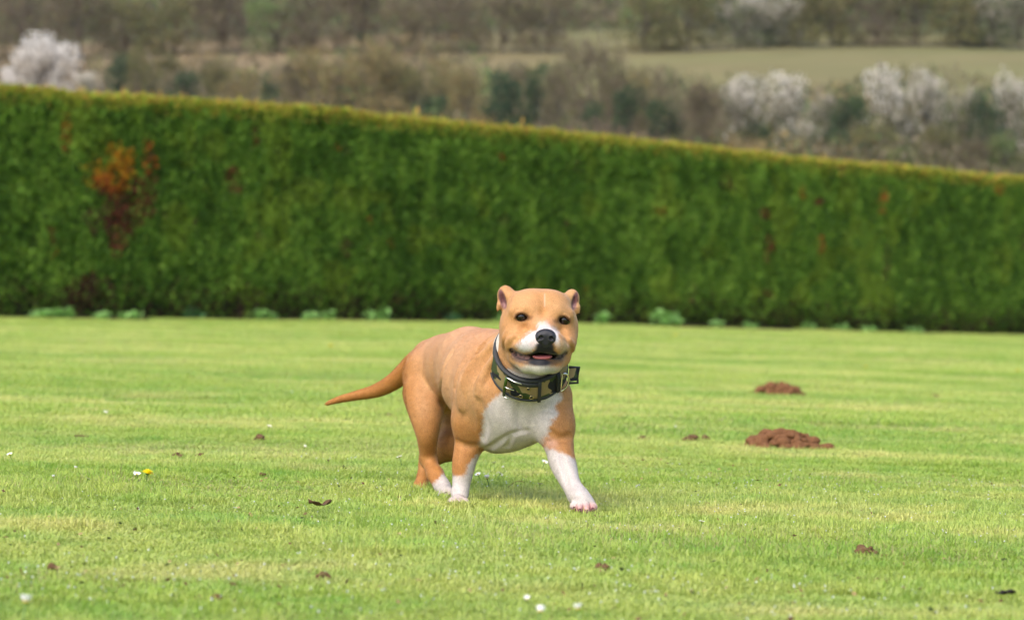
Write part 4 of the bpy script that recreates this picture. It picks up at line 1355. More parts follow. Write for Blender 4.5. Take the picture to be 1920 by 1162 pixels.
for i, (a_, b_, w_, h_, lab) in enumerate([
    (85, 596, 92, 26, "widest bright green leafy weed under the hedge, nearest the left edge"),
    (180, 597, 26, 18, "small round green weed below the dead brown patch of the hedge"),
    (232, 597, 46, 17, "low ragged green weed just right of the dead hedge patch"),
    (362, 594, 44, 24, "faint dark green sprigs hidden deep under the hedge, left of the flat rosettes"),
    (480, 596, 64, 23, "flat pale green rosette, first of two under the hedge left of the dog"),
    (586, 598, 70, 19, "flat pale green rosette, second of two under the hedge left of the dog"),
    (695, 600, 60, 24, "loose green weed under the hedge above the dog's tail"),
    (850, 602, 30, 18, "small dim weed under the hedge directly above the dog's back"),
    (938, 602, 50, 17, "low green weed under the hedge, half hidden by the dog's head"),
    (1120, 606, 34, 26, "upright green weed under the hedge just right of the dog's ear"),
    (1238, 610, 74, 30, "large bushy pale weed under the hedge right of the dog"),
    (1332, 612, 32, 16, "small pale weed right of the large bushy one under the hedge"),
    (1395, 614, 26, 14, "tiny weed clump under the middle right of the hedge"),
    (1505, 617, 30, 16, "small weed under the hedge above the far molehill"),
    (1566, 620, 42, 16, "low green weed under the hedge right of the far molehill"),
    (1620, 622, 36, 12, "thin flat weed under the right part of the hedge"),
    (1702, 624, 42, 15, "rightmost flat green weed under the hedge")]):
    leafy_plant("weed", a_, b_, w_, h_, lab, 100 + i, LP if i not in (3, 7) else (0.10, 0.24, 0.08), False, 0.10 if i not in (3, 7) else -0.02)
# ================================================================ VALLEY SIDE BEYOND THE HEDGE
def hz(x, y):
    """height of the far hillside"""
    x = np.asarray(x, float); y = np.asarray(y, float)
    ys_ = [40, 60, 90, 120, 150, 175, 195, 215, 240, 262, 300, 360, 450, 600, 900]
    zs_ = [-1.6, -2.0, -1.2, 1.0, 4.6, 8.4, 12.2, 15.6, 19.2, 22.0, 29.0, 45.0, 74.0, 118.0, 190.0]
    yy = y + 0.10 * x + 3.0 * np.sin(x * 0.045 + 1.2) * smooth01((y - 100) / 80)
    z = np.interp(yy, ys_, zs_)
    z = z + 0.8 * (fbm(x * 0.03, y * 0.03, 2, 3) - 0.5) * smooth01((y - 60) / 60)
    return z
def terrain_hit(px_, py_, y0=60, y1=600):
    for Y in np.arange(y0, y1, 1.0):
        p = pix(px_, py_, Y)
        if p[2] < hz(p[0], p[1]): return p
    return pix(px_, py_, y1)
xs = np.concatenate([np.linspace(-500, -90, 18)[:-1], np.linspace(-90, 90, 73), np.linspace(90, 500, 18)[1:]])
ys = np.concatenate([np.linspace(40, 110, 20)[:-1], np.linspace(110, 300, 96), np.linspace(300, 900, 24)[1:]])
XX, YY = np.meshgrid(xs, ys, indexing='ij')
V = np.stack([XX, YY, hz(XX, YY)], -1).reshape(-1, 3)
nx, ny_ = len(xs), len(ys)
I, J = np.meshgrid(np.arange(nx - 1), np.arange(ny_ - 1), indexing='ij')
Fq = np.stack([I * ny_ + J, (I + 1) * ny_ + J, (I + 1) * ny_ + J + 1, I * ny_ + J + 1], -1).reshape(-1, 4)
vx, vy = V[:, 0], V[:, 1]
vpx, vpy = proj(vx, vy, V[:, 2])
n_ = fbm(vx * 0.06, vy * 0.12, 4, 3)[:, None]; n2_ = fbm(vx * 0.25, vy * 0.3, 14, 2)[:, None]
field = np.array((0.180, 0.138, 0.070)); field2 = np.array((0.145, 0.155, 0.060))
hcol = field * (1 - n_) + field2 * n_
lf_ = smooth01((4.0 - vx) / 14)[:, None]
hcol = hcol * (1 - lf_) + (np.array((0.225, 0.165, 0.090)) * (0.8 + 0.4 * n_)) * lf_
hcol = hcol * (0.85 + 0.3 * n2_)
low = smooth01((190 - (vy + 0.1 * vx)) / 14)[:, None]
hcol = hcol * (1 - low) + (np.array((0.12, 0.105, 0.055)) * (0.7 + 0.6 * n2_)) * low
hi_ = smooth01(((vy + 0.10 * vx) - 238) / 6)[:, None]
hcol = hcol * (1 - hi_) + (np.array((0.12, 0.125, 0.06)) * (0.7 + 0.6 * n2_)) * hi_
grn = smooth01((fbm(vx * 0.05, vy * 0.03, 31, 2) - 0.5) / 0.1)[:, None] * smooth01((vy - 262) / 10)[:, None]
hcol = hcol * (1 - grn) + np.array((0.16, 0.26, 0.09)) * grn
M_hill = vcol_mat("rough_pasture", 0.95, 0.05)
hill = make_obj("hillside", V, Fq, M_hill, None, True, hcol); tag(hill, kind="structure")

M_crown = vcol_mat("crown_leaves", 0.8, 0.08, 0.25)
M_bark = simple_mat("grey_brown_bark", (0.15, 0.12, 0.09), 0.9, 0, 0.1, 0.3, 3)

PAL = {  # base, light, dark, accent, share of accent
    "twig":   ((0.175, 0.140, 0.085), (0.255, 0.210, 0.135), (0.095, 0.075, 0.048), (0.23, 0.23, 0.08), 0.15),
    "mauve":  ((0.145, 0.110, 0.070), (0.220, 0.172, 0.110), (0.075, 0.058, 0.040), (0.18, 0.18, 0.075), 0.18),
    "olive":  ((0.145, 0.145, 0.055), (0.225, 0.220, 0.080), (0.070, 0.072, 0.030), (0.22, 0.17, 0.08), 0.25),
    "russet": ((0.240, 0.175, 0.075), (0.330, 0.250, 0.110), (0.125, 0.090, 0.045), (0.24, 0.24, 0.08), 0.25),
    "ivy":    ((0.042, 0.080, 0.036), (0.085, 0.135, 0.055), (0.018, 0.036, 0.020), (0.15, 0.14, 0.07), 0.12),
    "fresh":  ((0.145, 0.205, 0.065), (0.220, 0.300, 0.100), (0.075, 0.110, 0.040), (0.19, 0.17, 0.08), 0.15),
    "blossom": ((0.42, 0.37, 0.29), (0.70, 0.64, 0.54), (0.115, 0.115, 0.060), (0.17, 0.165, 0.075), 0.22),
    "pale":   ((0.66, 0.60, 0.52), (0.82, 0.77, 0.70), (0.38, 0.32, 0.25), (0.24, 0.19, 0.13), 0.10),
    "mixed":  ((0.140, 0.135, 0.070), (0.46, 0.40, 0.33), (0.065, 0.080, 0.042), (0.14, 0.17, 0.065), 0.30),
}
def crown_mesh(kind, w, h, seed, n=1500, twiggy=0.5, leaf=0.20, blob=None):
    """crown of width w, height h, base at z = 0.18 h; clumped leaf and twig faces around real limbs"""
    r = np.random.default_rng(seed)
    P0 = PAL[kind]
    nb = r.integers(13, 20) if blob is None else blob
    cen = []
    for i in range(nb):
        a = r.uniform(0, 2 * math.pi); q = r.uniform(0, 1) ** 0.6
        zz = r.uniform(0.06, 0.88)
        rad = 0.5 * w * (1 - 0.75 * max(0, zz - 0.45) ** 1.2 / 0.6) * q * 0.75
        cen.append((rad * math.cos(a), rad * math.sin(a) * 0.8, h * zz, r.uniform(0.15, 0.27) * w, r.uniform(0, 1)))
    cen = np.array(cen)
    idx = r.integers(0, nb, n)
    v = r.normal(0, 1, (n, 3)); v /= np.linalg.norm(v, axis=1)[:, None]
    rr = r.uniform(0.35, 1.0, n) ** 0.6
    c = cen[idx, :3] + v * (cen[idx, 3] * rr)[:, None] * np.array((1, 0.9, 0.85))
    c[:, 2] = np.maximum(c[:, 2], 0.04 * h)
    g = v * 0.7 + np.array((0, 0, 0.8)) + r.normal(0, 0.35, (n, 3)); g /= np.linalg.norm(g, axis=1)[:, None]
    L = leaf * r.uniform(0.6, 1.7, n); W = L * np.where(r.uniform(0, 1, n) < twiggy, 0.16, 0.75)
    L = np.where(W < L * 0.3, L * 2.6, L)
    sd_ = np.cross(g, r.normal(0, 1, (n, 3))); sd_ /= np.linalg.norm(sd_, axis=1)[:, None] + 1e-9
    V = np.stack([c - g * L[:, None] * .5, c + sd_ * W[:, None] * .5, c + g * L[:, None] * .5, c - sd_ * W[:, None] * .5], 1).reshape(-1, 3)
    base, lt, dk, ac, sh = [np.array(q) if i < 4 else q for i, q in enumerate(P0)]
    k = r.uniform(0, 1, n); top = v[:, 2] * 0.5 + 0.5
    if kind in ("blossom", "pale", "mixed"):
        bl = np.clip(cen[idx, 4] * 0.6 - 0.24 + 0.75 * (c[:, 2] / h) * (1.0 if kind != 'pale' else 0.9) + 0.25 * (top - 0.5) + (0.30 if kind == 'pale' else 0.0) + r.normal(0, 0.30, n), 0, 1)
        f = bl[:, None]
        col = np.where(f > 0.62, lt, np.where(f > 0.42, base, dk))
    else:
        f = np.clip(0.5 + 0.55 * (cen[idx, 4] - 0.5) + r.normal(0, 0.25, n), 0, 1)[:, None]
        col = np.where(f < 0.5, dk + (base - dk) * f * 2, base + (lt - base) * (f - 0.5) * 2)
    a_ = (r.uniform(0, 1, n) < sh)[:, None]
    col = np.where(a_, ac * r.uniform(0.8, 1.2, (n, 1)), col)
    return V, np.arange(n * 4).reshape(n, 4), np.repeat(col, 4, axis=0), cen

PROTO = {}
def proto(kind, seed, n=1500, twiggy=0.5, leaf=0.2):
    key = (kind, seed)
    if key not in PROTO:
        V, F_, Cc, cen = crown_mesh(kind, 1.0 * 5, 1.0 * 5, seed, n, twiggy, leaf)
        mc = make_obj("crown", V, F_, M_crown, None, False, Cc)
        b = MB(); r = np.random.default_rng(seed + 5)
        nst = r.integers(2, 5)
        b.tube([(0, 0, -0.4), (0.05, 0, 0.7), (0.1, 0.05, 1.6), (0.05, 0, 2.6)], [0.08, 0.065, 0.05, 0.02], 7)
        tm = b.build("trunk", M_bark)
        # limbs reach out to the clumps of the crown
        b = MB()
        for q in cen[: 9]:
            b.tube([(0.05, 0, 0.5 + 0.12 * q[2]), tuple(q[:3] * np.array((0.45, 0.45, 0.62)) + np.array((0, 0, 0.2))), tuple(q[:3]), tuple(q[:3] + np.array((0.1, 0, q[3] * 0.7)))], [0.075, 0.055, 0.03, 0.01], 5)
        lm = b.build("limb", M_bark)
        PROTO[key] = (mc, lm, tm)
        for q in PROTO[key]: COL.objects.unlink(q)
    return PROTO[key]

KINDNAME = {"twig": "bare_tree", "mauve": "bare_tree", "olive": "budding_tree", "russet": "budding_tree", "ivy": "evergreen_tree", "fresh": "leafing_tree", "blossom": "blossom_tree", "pale": "blossom_tree", "mixed": "blossom_tree"}
def tree(px_, base_y, wpx, top_y, kind, seed, label, group, Y=None, name=None):
    p = pix(px_, base_y, Y) if Y else terrain_hit(px_, base_y)
    p = np.array((p[0], p[1], float(hz(p[0], p[1]))))
    sc_ = p[1] / FPX
    topz = pix(px_, top_y, p[1])[2]
    hh = max(1.2, topz - p[2]); ww = wpx * sc_
    root = empty(name or KINDNAME[kind], p)
    rz = (seed * 2.399) % 6.283
    root.rotation_euler = (0, 0, rz)
    root.scale = (ww / 5.2, ww / 5.2, hh / 5.4)
    if kind == 'ivy': q = proto(kind, seed % 3, 2200, 0.1, 0.20)
    elif kind in ('twig', 'mauve', 'russet'): q = proto(kind, seed % 3, 2600, 0.85, 0.20)
    elif kind in ('pale',): q = proto(kind, seed % 2, 5500, 0.3, 0.16)
    elif kind == 'blossom': q = proto(kind, seed % 3, 3600, 0.35, 0.17); root.scale = (root.scale[0] * 1.18, root.scale[1] * 1.18, root.scale[2])
    else: q = proto(kind, seed % 3, 2400, 0.5, 0.19)
    for o in q:
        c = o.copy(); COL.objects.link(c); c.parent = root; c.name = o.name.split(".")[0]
    tag(root, label, "tree" if hh > 2.5 else "bush", group)
    return root

# low scrub that nobody could count: one mass of small twiggy growth
def scrub(name, n, yr, xr, kinds, hscale, seed, leaf=0.26):
    r = np.random.default_rng(seed)
    x = r.uniform(*xr, n); y = r.uniform(*yr, n)
    if name == 'lower_scrub':
        k_ = y < np.interp(x, [-46, -4, 6, 42], [203, 200, 186, 184]); x, y = x[k_], y[k_]; n = len(x)
    y = y - 0.10 * x
    cl = fbm(x * 0.22, y * 0.14, seed, 3); hh = hscale * (0.25 + 1.5 * np.clip(cl - 0.25, 0, 1)) 
    z = hz(x, y) + hh * r.uniform(0, 1, n) ** 0.7
    c = np.stack([x, y, z], -1)
    g = np.array((0, 0, 1.0)) + r.normal(0, 0.6, (n, 3)); g /= np.linalg.norm(g, axis=1)[:, None]
    L = leaf * r.uniform(0.6, 1.8, n); tw = r.uniform(0, 1, n) < 0.55; W = L * np.where(tw, 0.18, 0.7); L = np.where(tw, L * 2.4, L)
    sd_ = np.cross(g, r.normal(0, 1, (n, 3))); sd_ /= np.linalg.norm(sd_, axis=1)[:, None] + 1e-9
    V = np.stack([c - g * L[:, None] * .5, c + sd_ * W[:, None] * .5, c + g * L[:, None] * .5, c - sd_ * W[:, None] * .5], 1).reshape(-1, 3)
    sel = fbm(x * 0.16 + 50, y * 0.10, seed + 3, 3)
    e = np.quantile(sel, np.cumsum([k[1] for k in kinds])[:-1] / sum(k[1] for k in kinds)) if len(kinds) > 1 else []
    w_ = np.searchsorted(e, sel + r.normal(0, 0.02, n))
    f = np.clip(0.5 + 1.2 * (fbm(x * 0.7, y * 0.5, z * 0.7, 2) - 0.5) + r.normal(0, 0.2, n), 0, 1)[:, None]
    col = np.zeros((n, 3))
    for i, (kk, _) in enumerate(kinds):
        b0, l0, d0 = (np.array(q) for q in PAL[kk][:3])
        ck = np.where(f < 0.5, d0 + (b0 - d0) * f * 2, b0 + (l0 - b0) * (f - 0.5) * 2)
        col = np.where((w_ == i)[:, None], ck, col)
    o = make_obj(name, V, np.arange(n * 4).reshape(n, 4), M_crown, None, False, np.repeat(col, 4, axis=0))
    tag(o, kind="stuff")
scrub("lower_scrub", 165000, (112, 203), (-66, 58), [("mauve", 2), ("olive", 3), ("twig", 3), ("fresh", 1), ("ivy", 1.4), ("russet", 2)], 3.0, 5, 0.24)
scrub("upper_woodland", 175000, (241, 320), (-92, 88), [("mauve", 4), ("olive", 2.5), ("twig", 3), ("fresh", 1.1), ("ivy", 0.5)], 6.5, 9, 0.36)

T = []
GL, GU = "trees and bushes on the lower slope", "trees along the top of the far field"
# (px, base y, width, top y, kind, label)
LOWER = [
 (85, 200, 150, 58, "pale", "dense white blossom tree above the left end of the hedge"),
 (18, 190, 60, 120, "pale", "white blossom bush cut by the left edge of the picture"),
 (165, 205, 60, 128, "blossom", "thin white blossom spray beside the dense white tree on the left"),
 (235, 210, 90, 95, "ivy", "dark green bush just right of the white blossom tree"),
 (262, 215, 60, 60, "olive", "olive tree rising behind the dark bush right of the white blossom"),
 (345, 200, 100, 128, "ivy", "low dark green bush behind the hedge, left quarter"),
 (410, 215, 100, 105, "olive", "rounded olive bush between two dark bushes on the left"),
 (512, 215, 50, 140, "ivy", "small dark green bush among brown thicket on the left"),
 (450, 220, 90, 120, "russet", "brownish low bush left of the tall tan tree"),
 (555, 225, 120, 100, "mauve", "low brown tree left of the wide tan budding tree"),
 (650, 215, 110, 95, "twig", "brown twiggy tree between the two tan trees"),
 (385, 190, 110, 98, "twig", "brown tree behind the rounded olive bush on the left"),
 (310, 185, 90, 92, "olive", "olive tree beside the thin dark trunk on the left"),
 (960, 235, 110, 95, "twig", "pale twiggy tree behind the biggest dark evergreen"),
 (830, 225, 110, 100, "russet", "tan tree above the small dark green bush, centre left"),
 (745, 235, 110, 105, "olive", "yellow olive tree against the right side of the tallest tan tree"),
 (1170, 262, 110, 105, "russet", "tan tree behind the dark olive bush, right of the tallest bare tree"),
 (600, 235, 150, 75, "russet", "wide tan budding tree, left one of the tan pair"),
 (700, 240, 150, 68, "russet", "tallest tan budding tree, right one of the tan pair"),
 (815, 240, 70, 165, "ivy", "small dark green bush right of the tan trees"),
 (790, 235, 100, 115, "olive", "yellowish olive tree right of the tan pair"),
 (875, 250, 90, 115, "russet", "light tan tree just left of the big dark evergreen"),
 (945, 262, 100, 108, "ivy", "biggest dark evergreen tree in the middle of the slope"),
 (1008, 258, 84, 114, "ivy", "second dark evergreen, right beside the biggest one"),
 (1050, 262, 90, 100, "twig", "pale bare tree right of the two dark evergreens"),
 (1120, 275, 150, 25, "twig", "tallest bare brown tree, reaching across the field strip"),
 (1110, 280, 70, 180, "ivy", "dark bush at the foot of the tallest bare tree"),
 (1180, 285, 90, 150, "ivy", "dark olive bush right of the tallest bare tree"),
 (1245, 290, 80, 165, "ivy", "dark green bush left of the first blossom trees"),
 (1225, 285, 120, 110, "twig", "bare twiggy tree left of the first blossom trees"),
 (1310, 300, 100, 140, "mauve", "mauve bare bush left of the first blossom tree"),
 (1395, 300, 105, 112, "blossom", "first blossom tree from the left in the right hand row"),
 (1470, 300, 105, 120, "blossom", "second blossom tree in the right hand row, with pale crown"),
 (1545, 305, 90, 165, "mixed", "lower half flowering bush between the blossom trees and the dark evergreen"),
 (1590, 310, 90, 150, "ivy", "dark evergreen between the two clusters of blossom trees"),
 (1665, 315, 130, 105, "blossom", "largest blossom tree of the right hand row"),
 (1735, 310, 90, 120, "blossom", "blossom tree just right of the largest one"),
 (1800, 320, 100, 130, "mixed", "half flowering tree right of the blossom cluster"),
 (1850, 325, 70, 150, "ivy", "dark green bush near the right edge above the hedge"),
 (1895, 320, 80, 125, "blossom", "blossom tree cut by the right edge of the picture"),
 (1500, 318, 120, 215, "mixed", "low dark thicket with white flecks below the second blossom tree"),
 (1640, 325, 120, 225, "olive", "low olive thicket below the largest blossom tree"),
 (1760, 335, 110, 225, "olive", "low brown green thicket above the hedge on the right"),
 (1420, 305, 90, 215, "ivy", "low dark thicket below the first blossom tree"),
 (1340, 300, 70, 250, "fresh", "bright green low bush behind the hedge, right of centre"),
 (1880, 338, 80, 240, "fresh", "green low bush behind the hedge at the right edge"),
 (1690, 335, 60, 262, "fresh", "small bright green bush below the largest blossom tree"),
 (1560, 318, 100, 235, "ivy", "low dark ivy thicket below the dark evergreen on the right"),
 (1830, 338, 90, 255, "mauve", "low brown thicket just above the hedge far right"),
]
for i, (a_, b_, w_, t_, k_, lab) in enumerate(LOWER):
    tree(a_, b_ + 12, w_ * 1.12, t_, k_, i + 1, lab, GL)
UPPER = [
 (40, 110, 130, -30, "mauve"), (150, 108, 120, -20, "mauve"), (235, 105, 110, -10, "olive"), (330, 100, 120, 5, "olive"), (420, 98, 130, -20, "mauve"),
 (520, 98, 100, 0, "fresh"), (590, 98, 120, 0, "mauve"), (680, 98, 120, -20, "mauve"), (765, 98, 110, 5, "twig"), (850, 96, 120, -15, "mauve"),
 (940, 96, 110, -5, "twig"), (1030, 95, 120, -20, "twig"), (1210, 94, 120, -20, "olive"), (1290, 93, 110, -15, "olive"),
 (1385, 88, 110, 8, "mixed"), (1440, 84, 90, -5, "blossom"), (1500, 84, 90, -10, "olive"), (1560, 84, 100, -30, "olive"), (1640, 84, 110, -25, "mauve"), (1720, 84, 110, -20, "olive"),
 (1800, 86, 110, -25, "olive"), (1860, 88, 100, 0, "mixed"), (1915, 90, 90, -10, "mixed")]
ULAB = ["mauve bare tree at the top left corner of the picture", "mauve bare tree above the white blossom on the left", "olive tree on the upper slope, third from the left", "olive tree on the upper slope, above the low left thicket",
 "mauve bare tree on the upper slope left of the pale green one", "pale green tree on the upper left slope", "mauve bare tree right of the pale green one on the upper slope", "dark mauve tree above the tan pair of trees", "bare brown tree on the upper slope right of the tan pair",
 "mauve tree on the upper slope above the light tan tree", "brown tree on the upper slope above the biggest dark evergreen", "brown tree on the upper slope left of the tallest bare tree", "olive tree on the upper slope right of the tallest bare tree", "olive tree on the upper slope where the field strip begins",
 "half flowering tree above the left end of the open field", "pale blossom tree above the open field", "small olive tree right of the blossom above the open field", "olive tree above the middle of the open field", "mauve tree above the open field between two olive trees", "olive tree above the right of the open field",
 "olive tree third from the right above the field", "half flowering tree second from the right above the field", "flecked tree at the top right corner of the picture"]
for i, (a_, b_, w_, t_, k_) in enumerate(UPPER):
    tree(a_, b_ + 4, w_ * 1.55, t_ - 25, k_, i + 3, ULAB[i], GU)
# bare pole-like dead trunk left of the tan trees
p = terrain_hit(284, 190)
b = MB(); sc_ = p[1] / FPX
b.tube([p + np.array((0, 0, -0.5)), p + np.array((0.05, 0, 1.2)), p + np.array((-0.08, 0, 2.6)), p + np.array((-0.3, 0, 3.4))], [0.14, 0.13, 0.11, 0.05], 7)
b.tube([p + np.array((-0.02, 0, 1.9)), p + np.array((0.35, 0.1, 2.8))], [0.07, 0.02], 6)
tag(b.build("dead_tree", M_bark), "thin dark bare trunk standing right of the white blossom tree", "tree")
# ================================================================ SMALL THINGS ON THE LAWN
M_earth = simple_mat("molehill_earth", (0.185, 0.086, 0.040), 0.95, 0, 0.08, 0.5, 110, 0.006)
M_earth2 = simple_mat("worm_cast_earth", (0.15, 0.085, 0.045), 0.95, 0, 0.08, 0.45, 150, 0.002)
def heap(name, px_, py_, wpx, hpx, label, cat, group, seed, mat, vox, nl, clod=0.2, lift=0.0):
    """crumbly heap of earth grown as one surface from many clods"""
    r = np.random.default_rng(seed)
    g = ground_hit(px_, py_) + np.array((0, 0, lift)); s_ = g[1] / FPX
    W, H = wpx * s_ / 2, hpx * s_
    D = W * 0.75
    f = Field(g - np.array((W * 1.4, D * 1.4, 0.03)), g + np.array((W * 1.4, D * 1.4, H * 1.5 + 0.03)), vox)
    f.ell(g + np.array((0, 0, -H * 0.2)), (W * 0.85, D * 0.8, H * 0.72), 0.004)
    for i in range(nl):
        a = r.uniform(0, 2 * math.pi); q = r.uniform(0, 1) ** 0.55 * (1.25 if r.uniform() < 0.12 else 1.0)
        x, y = q * math.cos(a), q * math.sin(a)
        ch = H * 0.80 * math.sqrt(max(0.0, 1 - q * q)) * (0.62 + 0.65 * r.uniform())
        rad = (0.5 + r.uniform(0, 1) ** 2) * H * clod
        p_ = g + np.array((x * W * 0.95, y * D * 0.9, max(0.2 * rad, ch - rad * 0.4)))
        f.ell(p_, np.array((1.2, 1.1, 0.85)) * rad * r.uniform(0.8, 1.2, 3), rad * 0.05)
    V, Q = f.mesh()
    V = V - g
    o = make_obj(name, V, Q, mat)
    o.location = g
    tag(o, label, cat, group)
    return o
GM = "molehills on the lawn"
heap("molehill", 1467, 845, 146, 35, "nearer, larger molehill of crumbly red brown earth right of the dog", "molehill", GM, 1, M_earth, 0.0016, 420, 0.20, 0.008)
heap("molehill", 1458, 743, 94, 24, "farther, smaller molehill of smooth red brown earth", "molehill", GM, 2, M_earth, 0.0018, 240, 0.18, 0.008)
GC = "crumbs of bare earth in the grass"
for i, (a_, b_, w_, h_, lab) in enumerate([
    (1296, 832, 34, 12, "scattered earth crumbs left of the nearer molehill"),
    (1322, 830, 16, 8, "small earth crumb between the scattered crumbs and the nearer molehill"),
    (1206, 829, 30, 7, "faint earth crumb far left of the nearer molehill"),
    (1622, 1050, 46, 17, "dark lumpy earth cast at the lower right"),
    (1660, 1056, 26, 9, "small earth cast touching the dark lumpy one at the lower right"),
    (1130, 1073, 28, 9, "flat earth cast in the grass below the reaching forepaw"),
    (1655, 1097, 38, 7, "thin earth cast below the dark lumpy one"),
    (98, 1076, 16, 10, "round brown earth cast at the lower left"),
    (605, 1092, 22, 12, "dark earth spot in the near grass left of the dog's feet"),
    (485, 831, 20, 10, "single brown earth crumb left of the tail, right of the pair"),
    (334, 862, 30, 7, "left earth crumb of the pair above the dandelion"),
    (376, 862, 16, 7, "right earth crumb of the pair above the dandelion"),
    (722, 785, 44, 6, "thin earth cast under the dog's tail"),
    (492, 898, 14, 6, "tiny earth crumb between the dandelion and the dog"),
    (150, 824, 32, 6, "faint earth crumbs near the left edge of the lawn"),
    (1427, 1042, 14, 9, "left tiny cast in the green band at the lower right"),
    (1225, 1010, 14, 8, "small dark cast in the green band right of the reaching paw"),
    (1755, 748, 34, 5, "flat far earth cast right of the farther molehill"),
    (1542, 783, 22, 5, "small far earth cast between and right of the two molehills"),
    (1120, 980, 28, 8, "brown earth showing just below the reaching forepaw"),
    (1180, 760, 30, 4, "thin earth streak right of the collar"),
    (405, 1130, 24, 8, "brown earth cast at the very bottom left of centre")]):
    heap("earth_cast", a_, b_, w_, h_ * 1.4, lab, "worm cast", GC, 20 + i, M_earth2, 0.0016, 26, 0.25, 0.006)

# curled dead leaves
M_dead = simple_mat("dead_leaf", (0.10, 0.055, 0.028), 0.8, 0, 0.2, 0.4, 120)
M_dead2 = simple_mat("dark_dead_leaf", (0.018, 0.014, 0.012), 0.7, 0, 0.2, 0.4, 120)
def dead_leaf(px_, py_, wpx, hpx, label, seed, mat):
    r = np.random.default_rng(seed)
    g = ground_hit(px_, py_); s_ = g[1] / FPX; W = wpx * s_ / 2; H = hpx * s_
    n, m = 12, 6; V = []; Fc = []
    for i in range(n + 1):
        u = i / n * 2 - 1
        wd = (1 - u * u) ** 0.6 * W * 0.55 + 0.001
        for j in range(m + 1):
            v = j / m * 2 - 1
            lobe = 1 + 0.25 * math.sin(i * 2.4 + seed)
            V.append((u * W, v * wd * lobe, 0.016 + H * (0.35 + 0.5 * abs(v) ** 1.5 * (0.6 + 0.4 * math.sin(3 * u + seed)) + 0.25 * u * u + 0.12 * math.sin(u * 7 + v * 3))))
    for i in range(n):
        for j in range(m):
            a = i * (m + 1) + j; Fc.append((a, a + m + 1, a + m + 2, a + 1))
    o = make_obj("dead_leaf", V, Fc, mat); o.location = g; o.rotation_euler = (0, 0, r.uniform(-0.4, 0.4))
    md = o.modifiers.new("thickness", 'SOLIDIFY'); md.thickness = 0.0006
    tag(o, label, "leaf")
dead_leaf(600, 966, 44, 15, "curled brown dead leaf in the grass left of the planted forepaw", 4, M_dead)
dead_leaf(1885, 1137, 40, 13, "dark curled dead leaf at the lower right corner", 7, M_dead2)
# bent dry stalk
g = ground_hit(945, 925); b = MB(); pts = []
for i in range(9):
    t_ = i / 8
    pts.append(g + np.array((0.048 * t_, 0.005 * t_, 0.004 + 0.024 * math.sin(t_ * 2.2))))
b.tube(pts, [0.0008] * 8 + [0.0003], 6)
tag(b.build("grass_stalk", simple_mat("dry_stalk", (0.22, 0.17, 0.06), 0.8)), "thin bent dry grass stalk between the dog's forefeet", "stalk")

# daisies and dandelions
M_petal = simple_mat("daisy_petal", (0.80, 0.79, 0.76), 0.6, 0, 0.2)
M_disc = simple_mat("daisy_centre", (0.55, 0.38, 0.03), 0.8, 0, 0.1)
M_fstem = simple_mat("flower_stem", (0.13, 0.22, 0.05), 0.7)
M_dand = simple_mat("dandelion_yellow", (0.82, 0.66, 0.01), 0.65, 0, 0.15, 0.2, 900)
def petals(n, r0, r1, z0, z1, w, seed, cup=0.3):
    r = np.random.default_rng(seed); V = []; Fc = []
    for i in range(n):
        a = 2 * math.pi * i / n + r.uniform(-0.05, 0.05); ca, sa = math.cos(a), math.sin(a)
        L = r.uniform(0.88, 1.06); k0 = len(V)
        for (f_, wf) in ((0, 0.5), (0.5, 1.0), (0.85, 0.85), (1.0, 0.25)):
            rad = r0 + (r1 * L - r0) * f_; z = z0 + (z1 - z0) * f_ ** 1.5 - cup * 0.001 * f_
            for s_ in (-1, 1):
                V.append((ca * rad - sa * s_ * w * wf, sa * rad + ca * s_ * w * wf, z))
        for q in range(3): Fc.append((k0 + q * 2, k0 + q * 2 + 1, k0 + q * 2 + 3, k0 + q * 2 + 2))
    return V, Fc
def head_base(px_, py_, h):
    g = ground_hit(px_, py_)
    for _ in range(3): g = ground_hit(px_, py_ + h * FPX / g[1])
    return g
def daisy_proto(seed, closed):
    hgt = 0.030
    V, Fc = petals(17, 0.0015, 0.0078 if not closed else 0.0052, hgt, hgt + (0.0025 if not closed else 0.0068), 0.0010, seed)
    pe = make_obj("petals", V, Fc, M_petal, None, False)
    b = MB(); b.sphere((0, 0, hgt + 0.0004), 0.0027, 10, 6, (1, 1, 0.55)); ce = b.build("centre", M_disc)
    b = MB(); b.tube([(0.003, 0, -0.004), (0.002, 0.001, hgt * .5), (0, 0, hgt)], 0.0008, 6); st = b.build("stem", M_fstem)
    b = MB(); b.sphere((0, 0, hgt - 0.0008), 0.0024, 8, 5, (1, 1, 0.7)); se = b.build("sepals", M_fstem)
    for o in (pe, ce, st, se): COL.objects.unlink(o)
    return (pe, ce, st, se)
DP = [daisy_proto(1, False), daisy_proto(2, True), daisy_proto(3, False)]
GD = "daisies in the lawn"
